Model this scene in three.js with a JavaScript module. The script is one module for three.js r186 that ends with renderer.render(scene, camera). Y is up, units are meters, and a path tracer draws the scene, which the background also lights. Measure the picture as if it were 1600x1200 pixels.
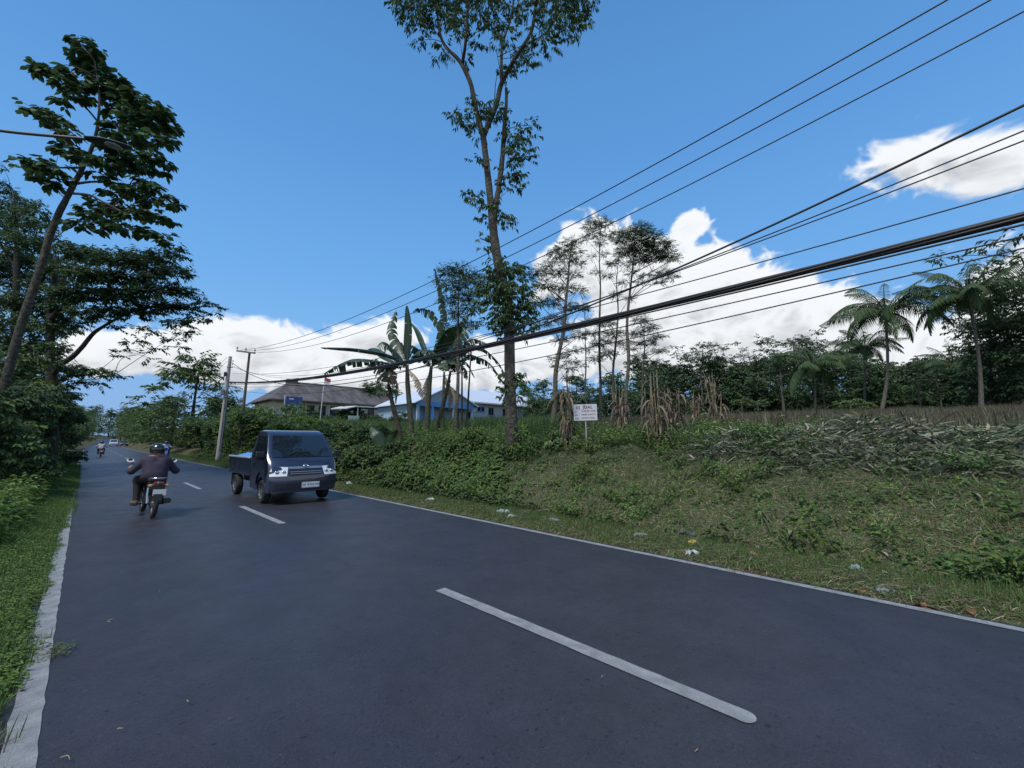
import * as THREE from 'three';
import { mergeGeometries, mergeVertices, toCreasedNormals } from 'three/addons/utils/BufferGeometryUtils.js';
import { MarchingCubes } from 'three/addons/objects/MarchingCubes.js';
import { RoundedBoxGeometry } from 'three/addons/geometries/RoundedBoxGeometry.js';
import { ImprovedNoise } from 'three/addons/math/ImprovedNoise.js';

// ------------------------------------------------------------------ camera
const scene = new THREE.Scene();
const EYE = 1.6, YAW = THREE.MathUtils.degToRad(45.44), PITCH = THREE.MathUtils.degToRad(7.66), FOC = 654;
const camera = new THREE.PerspectiveCamera(THREE.MathUtils.radToDeg(2 * Math.atan(600 / FOC)), 4 / 3, 0.05, 9000);
camera.position.set(0, EYE, 0);
const V = (x, y, z) => new THREE.Vector3(x, y, z);
const FH = V(Math.sin(YAW), 0, -Math.cos(YAW)), RT = V(Math.cos(YAW), 0, Math.sin(YAW));
const FW = FH.clone().multiplyScalar(Math.cos(PITCH)).add(V(0, Math.sin(PITCH), 0));
const UPV = RT.clone().cross(FW);
camera.lookAt(camera.position.clone().add(FW));
camera.updateMatrixWorld();

// ------------------------------------------------------------------ renderer, light
const renderer = new THREE.WebGLRenderer({ antialias: true });
renderer.toneMapping = THREE.LinearToneMapping;
renderer.toneMappingExposure = 1.0;
renderer.shadowMap.enabled = true;
// the sun stands high over the trees on the left, dimmed and spread by a passing cloud
const sun = new THREE.DirectionalLight(new THREE.Color(1.0, 0.965, 0.91), 3.3);
const SUNDIR = V(-0.5, 0.82, 0.12).normalize();
sun.position.copy(SUNDIR).multiplyScalar(120);
sun.castShadow = true;
sun.shadow.radius = 34;
sun.shadow.mapSize.set(4096, 4096);
Object.assign(sun.shadow.camera, { left: -90, right: 90, top: 90, bottom: -90, near: 1, far: 400 });
scene.add(sun, sun.target);

// ------------------------------------------------------------------ numbers
function rngOf(seed) { let a = seed >>> 0; return () => { a = (a + 0x6D2B79F5) | 0; let t = Math.imul(a ^ (a >>> 15), 1 | a); t = (t + Math.imul(t ^ (t >>> 7), 61 | t)) ^ t; return ((t ^ (t >>> 14)) >>> 0) / 4294967296; }; }
const noiseGen = new ImprovedNoise();
const n3 = (x, y, z) => noiseGen.noise(x, y, z);
function fbm(x, y, z, oct = 4) { let s = 0, a = 0.5, f = 1; for (let i = 0; i < oct; i++) { s += a * n3(x * f, y * f, z * f + i * 17.3); f *= 2.03; a *= 0.5; } return s; }
const clamp = (v, a, b) => v < a ? a : v > b ? b : v;
const lerp = (a, b, t) => a + (b - a) * t;
const smooth = (a, b, t) => { t = clamp((t - a) / (b - a), 0, 1); return t * t * (3 - 2 * t); };
// from a pixel of the 1600 x 1200 photograph to a direction, and to points at a distance
const ray = (px, py) => RT.clone().multiplyScalar((px - 800) / FOC).addScaledVector(UPV, (600 - py) / FOC).add(FW);
function atDepth(px, py, depth) { const d = ray(px, py); return d.multiplyScalar(depth / d.dot(FH)).add(camera.position); }
function atX(px, py, x) { const d = ray(px, py); return d.multiplyScalar(x / d.x).add(camera.position); }
function onGround(px, py, h = 0) { const d = ray(px, py); return d.multiplyScalar((h - EYE) / d.y).add(camera.position); }
const perPixel = (px, py, depth) => depth / FOC / ray(px, py).dot(FH);

// ------------------------------------------------------------------ the sky: clear blue air with low cumulus
{
  const W = 4096, Hh = 2048, data = new Float32Array(W * Hh * 4);
  const blobs = [];
  const put = (px, py, rx, ry, k = 1) => { const d = ray(px, py), L = d.length(); blobs.push({ az: Math.atan2(d.z, d.x), el: Math.asin(d.y / L), ra: rx / FOC / L * (1 / Math.max(0.5, Math.hypot(d.x, d.z) / L)), re: ry / FOC / L, k }); };
  // the big cumulus behind the slender trees
  for (const b of [[1000, 455, 90, 75], [950, 400, 60, 60], [905, 385, 40, 40], [1090, 470, 90, 70], [1120, 430, 50, 40], [1180, 490, 90, 60], [1240, 500, 90, 50], [1300, 520, 80, 40], [1330, 490, 40, 22], [1050, 540, 150, 45], [1200, 560, 160, 45], [1400, 555, 80, 35], [1450, 570, 70, 25], [870, 560, 90, 40], [850, 440, 30, 40]]) put(...b);
  // over the left houses and along the road
  for (const b of [[560, 540, 70, 28], [620, 520, 55, 25], [480, 560, 60, 28], [420, 545, 55, 30], [380, 525, 55, 28], [340, 550, 55, 40], [300, 555, 70, 35], [240, 545, 60, 28], [180, 550, 60, 26], [120, 560, 60, 26], [440, 505, 30, 12, 0.6], [520, 590, 120, 22], [640, 590, 110, 24], [740, 590, 90, 22], [760, 545, 50, 22], [420, 595, 80, 16]]) put(...b);
  // single puffs
  for (const b of [[1077, 350, 26, 20, 1.2], [1405, 248, 62, 40, 0.88], [1490, 255, 66, 36, 0.82], [1575, 250, 66, 42, 0.88], [1550, 288, 50, 16, 0.66], [716, 354, 14, 7, 0.3]]) put(...b);
  // the same kind of sky goes on all round
  const rnd = rngOf(77), azF = Math.atan2(FH.z, FH.x);
  for (let i = 0; i < 150; i++) {
    const az = azF + 1.05 + rnd() * (Math.PI * 2 - 2.1), big = rnd();
    if (big < 0.8) { const c0 = 0.03 + rnd() * 0.17; for (let k = 0; k < 3; k++) blobs.push({ az: az + (rnd() - 0.5) * 0.3, el: c0 + (rnd() - 0.3) * 0.06, ra: 0.06 + rnd() * 0.11, re: 0.03 + rnd() * 0.06, k: 1 }); }
    else blobs.push({ az, el: 0.3 + rnd() * 0.5, ra: 0.05 + rnd() * 0.08, re: 0.02 + rnd() * 0.04, k: 0.7 });
  }
  const NB = 256, bins = Array.from({ length: NB }, () => []);
  const wrap = (a) => a - Math.PI * 2 * Math.floor((a + Math.PI) / (Math.PI * 2));
  for (const b of blobs) for (let i = 0; i < NB; i++) { const a = -Math.PI + (i + 0.5) / NB * Math.PI * 2; if (Math.abs(wrap(a - b.az)) < b.ra * 1.7 + 0.03) bins[i].push(b); }
  const stops = [[-0.02, 0.30, 0.46, 0.74], [0.05, 0.25, 0.44, 0.76], [0.12, 0.25, 0.48, 0.84], [0.18, 0.235, 0.50, 0.88], [0.35, 0.165, 0.42, 0.835], [0.6, 0.115, 0.33, 0.72], [0.9, 0.085, 0.26, 0.59], [1.6, 0.065, 0.2, 0.48]];
  for (let j = Hh / 2 - 4; j < Hh; j++) {
    const el = ((j + 0.5) / Hh - 0.5) * Math.PI; let s = 0; while (s < stops.length - 2 && stops[s + 1][0] < el) s++;
    const [a, b] = [stops[s], stops[s + 1]], t = clamp((el - a[0]) / (b[0] - a[0]), 0, 1);
    const R = lerp(a[1], b[1], t), G = lerp(a[2], b[2], t), B = lerp(a[3], b[3], t), ce = Math.cos(el), y = Math.sin(el);
    for (let i = 0; i < W; i++) {
      const az = ((i + 0.5) / W - 0.5) * Math.PI * 2, o = (j * W + i) * 4; let r = R, g = G, bl = B;
      const list = el < 0.95 ? bins[Math.floor(i / W * NB)] : [];
      if (list.length) {
        let d = 0, hi = 0, kk = 0;
        for (const c of list) { const da = wrap(az - c.az) / c.ra, de = (el - c.el) / c.re; const q = da * da + de * de; if (q < 2.9) { const w = Math.exp(-q * 1.15) * c.k; d += w; hi += w * de; kk += w * c.k; } }
        if (d > 0.06) {
          const x = ce * Math.cos(az), z = ce * Math.sin(az);
          const wx = n3(x * 9, y * 13, z * 9) * 0.06, wz = n3(x * 9 + 31, y * 13, z * 9) * 0.06;
          let f = 0, am = 0.5, fr = 13; for (let k = 0; k < 6; k++) { f += am * (1 - 2.0 * Math.abs(n3((x + wx) * fr + k * 7.7, y * fr * 1.35, (z + wz) * fr))); fr *= 2.05; am *= 0.52; }
          f = (f - 0.55);
          const dens = Math.min(d, 1.15) * 1.0 + f * 0.74 - 0.33;
          const solid = kk / d, alpha = smooth(0.0, lerp(0.8, 0.36, smooth(0.6, 1, solid)), dens);
          if (alpha > 0) {
            const top = clamp(hi / (d + 0.2) * 0.55 + 0.55, 0, 1);
            let lum = lerp(0.62, 1.0, smooth(0.0, 0.75, top + f * 0.75));
            lum *= lerp(1, 0.9, smooth(0.5, 1.4, dens) * (1 - top));
            const cr = lum * 0.955, cg = lum * 0.975 + 0.005, cb = lum * 0.97 + 0.035;
            const aa = alpha * (el < 0.05 ? smooth(-0.01, 0.05, el) * 0.85 : 1) * 0.97;
            r = lerp(r, cr, aa); g = lerp(g, cg, aa); bl = lerp(bl, cb, aa);
          }
        }
      }
      data[o] = r; data[o + 1] = g; data[o + 2] = bl; data[o + 3] = 1;
    }
  }
  for (let k = 0; k < (Hh / 2 - 4) * W; k++) { data[k * 4] = 0.1; data[k * 4 + 1] = 0.12; data[k * 4 + 2] = 0.1; data[k * 4 + 3] = 1; }
  const sky = new THREE.DataTexture(data, W, Hh, THREE.RGBAFormat, THREE.FloatType);
  sky.mapping = THREE.EquirectangularReflectionMapping; sky.magFilter = THREE.LinearFilter; sky.minFilter = THREE.LinearFilter; sky.needsUpdate = true;
  scene.background = sky; scene.environment = sky;
}

// ------------------------------------------------------------------ names and groups
const taken = {};
function numbered(name) { const k = taken[name] = (taken[name] ?? -1) + 1; return k ? `${name}_${String(k).padStart(3, '0')}` : name; }
function tag(o, label, category, group) { o.userData.label = label; o.userData.category = category; if (group) o.userData.group = group; return o; }
function thing(name, label, category, pos, group) { const o = new THREE.Group(); o.name = numbered(name); if (pos) o.position.copy(pos); tag(o, label, category, group); scene.add(o); return o; }
function part(name, geo, mat, parent, label) { const m = new THREE.Mesh(geo, mat); m.name = name; m.castShadow = m.receiveShadow = true; if (label) m.userData.label = label; parent.add(m); return m; }
function solo(name, geo, mat, label, category, group, pos) { const m = new THREE.Mesh(geo, mat); m.name = numbered(name); m.castShadow = m.receiveShadow = true; tag(m, label, category, group); if (pos) m.position.copy(pos); scene.add(m); return m; }
function structure(name, geo, mat) { const m = new THREE.Mesh(geo, mat); m.name = numbered(name); m.userData.kind = 'structure'; m.castShadow = m.receiveShadow = true; scene.add(m); return m; }
function copyOf(o, label, pos, turn = 0, scale = 1, group) { const c = o.clone(); c.name = numbered(o.name.replace(/_\d{3}$/, '')); c.position.copy(pos); c.rotation.set(0, turn, 0); if (scale.isVector3) c.scale.copy(scale); else c.scale.setScalar(scale); c.userData = { ...o.userData }; if (label) c.userData.label = label; if (group) c.userData.group = group; scene.add(c); return c; }

// ------------------------------------------------------------------ textures
function tex(size, fn, srgb = true, h = size) {
  const d = new Uint8Array(size * h * 4);
  for (let j = 0; j < h; j++) for (let i = 0; i < size; i++) { const c = fn(i / size, j / h, i, j), o = (j * size + i) * 4; d[o] = clamp(c[0], 0, 1) * 255; d[o + 1] = clamp(c[1], 0, 1) * 255; d[o + 2] = clamp(c[2], 0, 1) * 255; d[o + 3] = 255; }
  const t = new THREE.DataTexture(d, size, h, THREE.RGBAFormat); t.wrapS = t.wrapT = THREE.RepeatWrapping; t.magFilter = THREE.LinearFilter; t.minFilter = THREE.LinearMipmapLinearFilter; t.generateMipmaps = true; if (srgb) t.colorSpace = THREE.SRGBColorSpace; t.needsUpdate = true; return t;
}
// gradient noise that repeats over the unit square
const HG = new Uint16Array(65536); { const R = rngOf(4242); for (let k = 0; k < 65536; k++) HG[k] = Math.floor(R() * 65536); }
const GX = Array.from({ length: 64 }, (_, k) => Math.cos(k / 64 * 6.28319)), GY = Array.from({ length: 64 }, (_, k) => Math.sin(k / 64 * 6.28319));
function grad2(x, y, P, s) {
  const xi = Math.floor(x), yi = Math.floor(y), fx = x - xi, fy = y - yi, u = fx * fx * fx * (fx * (fx * 6 - 15) + 10), w = fy * fy * fy * (fy * (fy * 6 - 15) + 10);
  const x0 = ((xi % P) + P) % P, y0 = ((yi % P) + P) % P, x1 = (x0 + 1) % P, y1 = (y0 + 1) % P;
  const g = (a, b, dx, dy) => { const h = HG[(HG[(a * 131 + s * 977) & 65535] + b * 57) & 65535] & 63; return GX[h] * dx + GY[h] * dy; };
  return lerp(lerp(g(x0, y0, fx, fy), g(x1, y0, fx - 1, fy), u), lerp(g(x0, y1, fx, fy - 1), g(x1, y1, fx - 1, fy - 1), u), w);
}
function tile(u, v, f, seed = 0, oct = 4) { let s = 0, a = 0.7, P = Math.max(1, Math.round(f)); for (let k = 0; k < oct; k++) { s += a * grad2(u * P, v * P, P, Math.round(seed) + k * 13); P *= 2; a *= 0.5; } return s; }
const gray = (v) => [v, v, v];
const toS = (c) => c <= 0.0031308 ? c * 12.92 : 1.055 * Math.pow(c, 1 / 2.4) - 0.055;
const lin = (r, g, b) => new THREE.Color().setRGB(r, g, b);
const std = (c, rough = 0.8, o = {}) => new THREE.MeshStandardMaterial({ color: Array.isArray(c) ? lin(...c) : c, roughness: rough, ...o });
const phys = (c, rough = 0.5, o = {}) => new THREE.MeshPhysicalMaterial({ color: Array.isArray(c) ? lin(...c) : c, roughness: rough, ...o });
const withRepeat = (t, x, y) => { const c = t.clone(); c.repeat.set(x, y); c.needsUpdate = true; return c; };

// ------------------------------------------------------------------ geometry collector
class Mesher {
  constructor(colored = false) { this.p = []; this.i = []; this.u = []; this.c = colored ? [] : null; }
  v(x, y, z, u = 0, w = 0, c) { this.p.push(x, y, z); this.u.push(u, w); if (this.c) { c = c || [1, 1, 1]; this.c.push(c[0], c[1], c[2]); } return this.p.length / 3 - 1; }
  t(a, b, c) { this.i.push(a, b, c); }
  q(a, b, c, d) { this.i.push(a, b, c, a, c, d); }
  geo(shift) {
    const g = new THREE.BufferGeometry(), p = new Float32Array(this.p);
    if (shift) for (let k = 0; k < p.length; k += 3) { p[k] -= shift.x; p[k + 1] -= shift.y; p[k + 2] -= shift.z; }
    g.setAttribute('position', new THREE.BufferAttribute(p, 3)); g.setAttribute('uv', new THREE.BufferAttribute(new Float32Array(this.u), 2));
    if (this.c) g.setAttribute('color', new THREE.BufferAttribute(new Float32Array(this.c), 3));
    g.setIndex(new THREE.BufferAttribute(new Uint32Array(this.i), 1)); g.computeVertexNormals(); return g;
  }
  // a tapering limb through points, with an uneven skin
  limb(pts, rad, seg = 7, step = 0.35, rough = 0.06, c, cap = true) {
    const curve = new THREE.CatmullRomCurve3(pts, false, 'centripetal'), L = curve.getLength(), n = clamp(Math.ceil(L / step), 2, 90);
    const f = curve.computeFrenetFrames ? null : null; let nrm = null; const rows = [];
    for (let k = 0; k <= n; k++) {
      const t = k / n, P = curve.getPoint(t), T = curve.getTangent(t), ft = t * (rad.length - 1), ri = Math.min(Math.floor(ft), rad.length - 2), R = rad.length > 1 ? lerp(rad[ri], rad[ri + 1], ft - ri) : rad[0];
      if (!nrm) { nrm = Math.abs(T.y) > 0.9 ? V(1, 0, 0) : V(0, 1, 0); } nrm.addScaledVector(T, -nrm.dot(T)).normalize(); const bin = T.clone().cross(nrm), row = [];
      for (let s = 0; s <= seg; s++) { const a = (s % seg) / seg * Math.PI * 2, w = rough ? 1 + rough * 2 * n3(P.x * 3 + Math.cos(a) * 2, P.y * 3, P.z * 3 + Math.sin(a) * 2) : 1, ca = Math.cos(a) * R * w, sa = Math.sin(a) * R * w; row.push(this.v(P.x + nrm.x * ca + bin.x * sa, P.y + nrm.y * ca + bin.y * sa, P.z + nrm.z * ca + bin.z * sa, s / seg * Math.max(0.3, R * 6.28), t * L, c)); }
      rows.push(row);
    }
    for (let k = 0; k < n; k++) for (let s = 0; s < seg; s++) this.q(rows[k][s], rows[k][s + 1], rows[k + 1][s + 1], rows[k + 1][s]);
    if (cap) { for (const [row, fl, P] of [[rows[n], false, curve.getPoint(1)], [rows[0], true, curve.getPoint(0)]]) { const m = this.v(P.x, P.y, P.z, 0, 0, c); for (let s = 0; s < seg; s++) fl ? this.t(m, row[s + 1], row[s]) : this.t(m, row[s], row[s + 1]); } }
    return this;
  }
  // one leaf blade folded along its rib
  leaf(p, d, n, len, wid, c, fold = 0.18, droop = 0.15) {
    let sx = d.y * n.z - d.z * n.y, sy = d.z * n.x - d.x * n.z, sz = d.x * n.y - d.y * n.x; const l = Math.hypot(sx, sy, sz) || 1; sx /= l; sy /= l; sz /= l;
    const h = wid / 2, m = len * 0.42, fo = fold * wid, dr = droop * len;
    const a = this.v(p.x, p.y, p.z, 0.5, 0, c), b = this.v(p.x + d.x * m + sx * h + n.x * fo, p.y + d.y * m + sy * h + n.y * fo, p.z + d.z * m + sz * h + n.z * fo, 1, 0.4, c);
    const e = this.v(p.x + d.x * m - sx * h + n.x * fo, p.y + d.y * m - sy * h + n.y * fo, p.z + d.z * m - sz * h + n.z * fo, 0, 0.4, c), q = this.v(p.x + d.x * len, p.y + d.y * len - dr, p.z + d.z * len, 0.5, 1, c);
    this.t(a, b, q); this.t(a, q, e);
  }
  // a broad rounded leaf
  round(p, d, n, len, wid, c, droop = 0.2) {
    let sx = d.y * n.z - d.z * n.y, sy = d.z * n.x - d.x * n.z, sz = d.x * n.y - d.y * n.x; const l = Math.hypot(sx, sy, sz) || 1; sx /= l; sy /= l; sz /= l; const h = wid / 2;
    const at = (t, w, up) => this.v(p.x + d.x * len * t + sx * h * w + n.x * up * wid, p.y + d.y * len * t + sy * h * w + n.y * up * wid - droop * len * t * t, p.z + d.z * len * t + sz * h * w + n.z * up * wid, 0.5 + w / 2, t, c);
    const a = at(0, 0, 0), b = at(0.22, 0.85, 0.08), e = at(0.22, -0.85, 0.08), f = at(0.62, 0.9, 0.08), g = at(0.62, -0.9, 0.08), q = at(1, 0, 0), m = at(0.45, 0, 0); this.t(a, b, m); this.t(b, f, m); this.t(f, q, m); this.t(q, g, m); this.t(g, e, m); this.t(e, a, m);
  }
  // a long strip of leaf that bends down along its length
  blade(p, d, len, wid, bend, c, seg = 3, twist = 0, tipc) {
    let x = p.x, y = p.y, z = p.z, dx = d.x, dy = d.y, dz = d.z, pa = -1, pb = -1; let sx = -dz, sz = dx; const l = Math.hypot(sx, sz) || 1; sx /= l; sz /= l;
    for (let k = 0; k <= seg; k++) {
      const t = k / seg, w = wid * (k === seg ? 0.06 : (t < 0.3 ? 0.6 + t * 1.33 : 1 - (t - 0.3) * 0.75)) / 2, tw = twist * t, cx = Math.cos(tw), cc = tipc ? [lerp(c[0], tipc[0], t), lerp(c[1], tipc[1], t), lerp(c[2], tipc[2], t)] : c;
      const a = this.v(x - sx * w * cx, y - Math.sin(tw) * w, z - sz * w * cx, 0, t, cc), b = this.v(x + sx * w * cx, y + Math.sin(tw) * w, z + sz * w * cx, 1, t, cc);
      if (k) this.q(pa, pb, b, a); pa = a; pb = b; dy -= bend / seg; const m = Math.hypot(dx, dy, dz); dx /= m; dy /= m; dz /= m; const s = len / seg; x += dx * s; y += dy * s; z += dz * s;
    }
  }
  box(x0, y0, z0, x1, y1, z1, c) {
    const P = [[[x0, y0, z1], [x1, y0, z1], [x1, y1, z1], [x0, y1, z1]], [[x1, y0, z0], [x0, y0, z0], [x0, y1, z0], [x1, y1, z0]], [[x1, y0, z1], [x1, y0, z0], [x1, y1, z0], [x1, y1, z1]], [[x0, y0, z0], [x0, y0, z1], [x0, y1, z1], [x0, y1, z0]], [[x0, y1, z1], [x1, y1, z1], [x1, y1, z0], [x0, y1, z0]], [[x0, y0, z0], [x1, y0, z0], [x1, y0, z1], [x0, y0, z1]]];
    P.forEach((f, k) => { const id = f.map(([x, y, z]) => k < 2 ? this.v(x, y, z, x, y, c) : k < 4 ? this.v(x, y, z, z, y, c) : this.v(x, y, z, x, z, c)); this.q(...id); }); return this;
  }
}
const boxGeo = (x0, y0, z0, x1, y1, z1) => new Mesher().box(x0, y0, z0, x1, y1, z1).geo();
function rbox(cx, cy, cz, w, h, d, r = 0.02, seg = 2) { const g = new RoundedBoxGeometry(w, h, d, seg, Math.min(r, w / 2.01, h / 2.01, d / 2.01)); g.translate(cx, cy, cz); return g; }
function cyl(a, b, r0, r1 = r0, seg = 12) { const d = b.clone().sub(a), g = new THREE.CylinderGeometry(r1, r0, d.length(), seg); g.applyQuaternion(new THREE.Quaternion().setFromUnitVectors(V(0, 1, 0), d.clone().normalize())); g.translate((a.x + b.x) / 2, (a.y + b.y) / 2, (a.z + b.z) / 2); return g; }
function pipe(pts, r, seg = 8, n = 24) { return new THREE.TubeGeometry(new THREE.CatmullRomCurve3(pts), n, r, seg, false); }
const merged = (list) => mergeGeometries(list.map((g) => { const h = g.index ? g.toNonIndexed() : g; for (const k of Object.keys(h.attributes)) if (!['position', 'normal', 'uv'].includes(k)) h.deleteAttribute(k); return h; }), false);

// ------------------------------------------------------------------ the lie of the land: f runs forward along the road, x to its right
const ROAD_L = -0.2, ROAD_R = 5.88, MID = 2.81;
const bend = (f) => { const t = clamp(f - 40, 0, 420); return 2.4 * (t / 170) ** 2; };
const rise = (f) => { const t = clamp(f - 185, 0, 210); return 0.00011 * t * t; };
const bankTop = (f) => lerp(lerp(1.04, 1.26, smooth(-1, 5, f)), 0.5, smooth(23, 34, f));
function land(x, f) {
  const u = x - bend(f); let h = rise(f);
  if (u < ROAD_L) { const t = ROAD_L - u; h += -0.01 + 0.05 * smooth(0, 0.35, t) + 0.22 * smooth(0.7, 2.6, t) + 0.05 * Math.max(0, Math.min(t - 2, 20)) + 0.04 * n3(u * 1.3, f * 0.7, 3) * smooth(0.1, 0.8, t); }
  else if (u > ROAD_R) {
    const t = u - ROAD_R, B = bankTop(f), foot = 7.15 + 0.04 * clamp(f - 3, 0, 12) + 0.14 * n3(f * 0.35, 1, 2) + 0.08 * n3(f * 1.3, 5, 2), crest = foot + 1.75 + 0.2 * n3(f * 0.3, 8, 1);
    h += -0.02 + 0.06 * smooth(0, 0.4, t) - 0.1 * Math.exp(-(((u - foot) / 0.16) ** 2));
    const s = smooth(foot, crest, u); h += B * (0.45 * s + 0.55 * clamp((u - foot) / (crest - foot), 0, 1));
    h += (0.20 * n3(u * 0.9, f * 0.9, 4) + 0.10 * n3(u * 2.6, f * 2.6, 9)) * smooth(6.9, 7.8, u) * (1 - 0.5 * smooth(8.6, 10, u));
    h += 0.06 * clamp(u - 8.6, 0, 62) + 0.055 * clamp(f - 20, 0, 70) * smooth(9, 24, u) + 0.12 * n3(u * 0.2, f * 0.2, 6) * smooth(9, 14, u);
  } else h -= 0.05;
  return h;
}
const onLand = (x, f, dy = 0) => V(x, land(x, f) + dy, -f);
function landNormal(x, f) { const e = 0.12, a = land(x + e, f) - land(x - e, f), b = land(x, f + e) - land(x, f - e); return V(-a / (2 * e), 1, b / (2 * e)).normalize(); }
// where the ray of a pixel meets the land
function hitLand(px, py) { const d = ray(px, py).normalize(); let t = 1.5, p = camera.position.clone(); for (let k = 0; k < 1400; k++) { p = camera.position.clone().addScaledVector(d, t); if (p.y <= land(p.x, -p.z)) return p; t += Math.max(0.02, t * 0.006); } return p; }

{
  const xs = [], fs = [];
  for (const [a, b, s] of [[-1800, -300, 300], [-300, -60, 40], [-60, -12, 6], [-12, -3, 0.8], [-3, ROAD_L, 0.16]]) for (let x = a; x < b - 1e-6; x += s) xs.push(x);
  xs.push(ROAD_L, ROAD_L + 0.01, 1, MID, 4.5, ROAD_R - 0.01);
  for (const [a, b, s] of [[ROAD_R, 10.5, 0.11], [10.5, 20, 0.6], [20, 80, 3], [80, 320, 30], [320, 2121, 300]]) for (let x = a; x < b - 1e-6; x += s) xs.push(x);
  for (const [a, b, s] of [[-1200, -100, 200], [-100, -12, 8], [-12, 26, 0.16], [26, 60, 0.6], [60, 200, 4], [200, 500, 12], [500, 2300, 200]]) for (let f = a; f < b - 1e-6; f += s) fs.push(f);
  const m = new Mesher();
  for (const f of fs) for (const x0 of xs) { const x = x0 + bend(f); m.v(x, land(x, f), -f, x * 0.3, f * 0.3); }
  const n = xs.length; for (let j = 0; j < fs.length - 1; j++) for (let i = 0; i < n - 1; i++) m.q(j * n + i, j * n + i + 1, (j + 1) * n + i + 1, (j + 1) * n + i);
  const soil = tex(1024, (u, v) => { const a = tile(u, v, 6, 1, 5), b = tile(u, v, 26, 9, 4), c = tile(u, v, 90, 4, 2); const g = smooth(-0.22, 0.2, a + b * 0.5); return [0.25 + 0.10 * (1 - g) + b * 0.16 + c * 0.2, 0.25 + 0.05 * g + b * 0.14 + c * 0.18, 0.16 + b * 0.1 + c * 0.12]; });
  const sb = tex(1024, (u, v) => gray(0.5 + tile(u, v, 30, 2, 5) * 0.9), false);
  structure('ground', m.geo(), std([1, 1, 1], 0.96, { map: soil, bumpMap: sb, bumpScale: 0.05 }));
}

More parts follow.
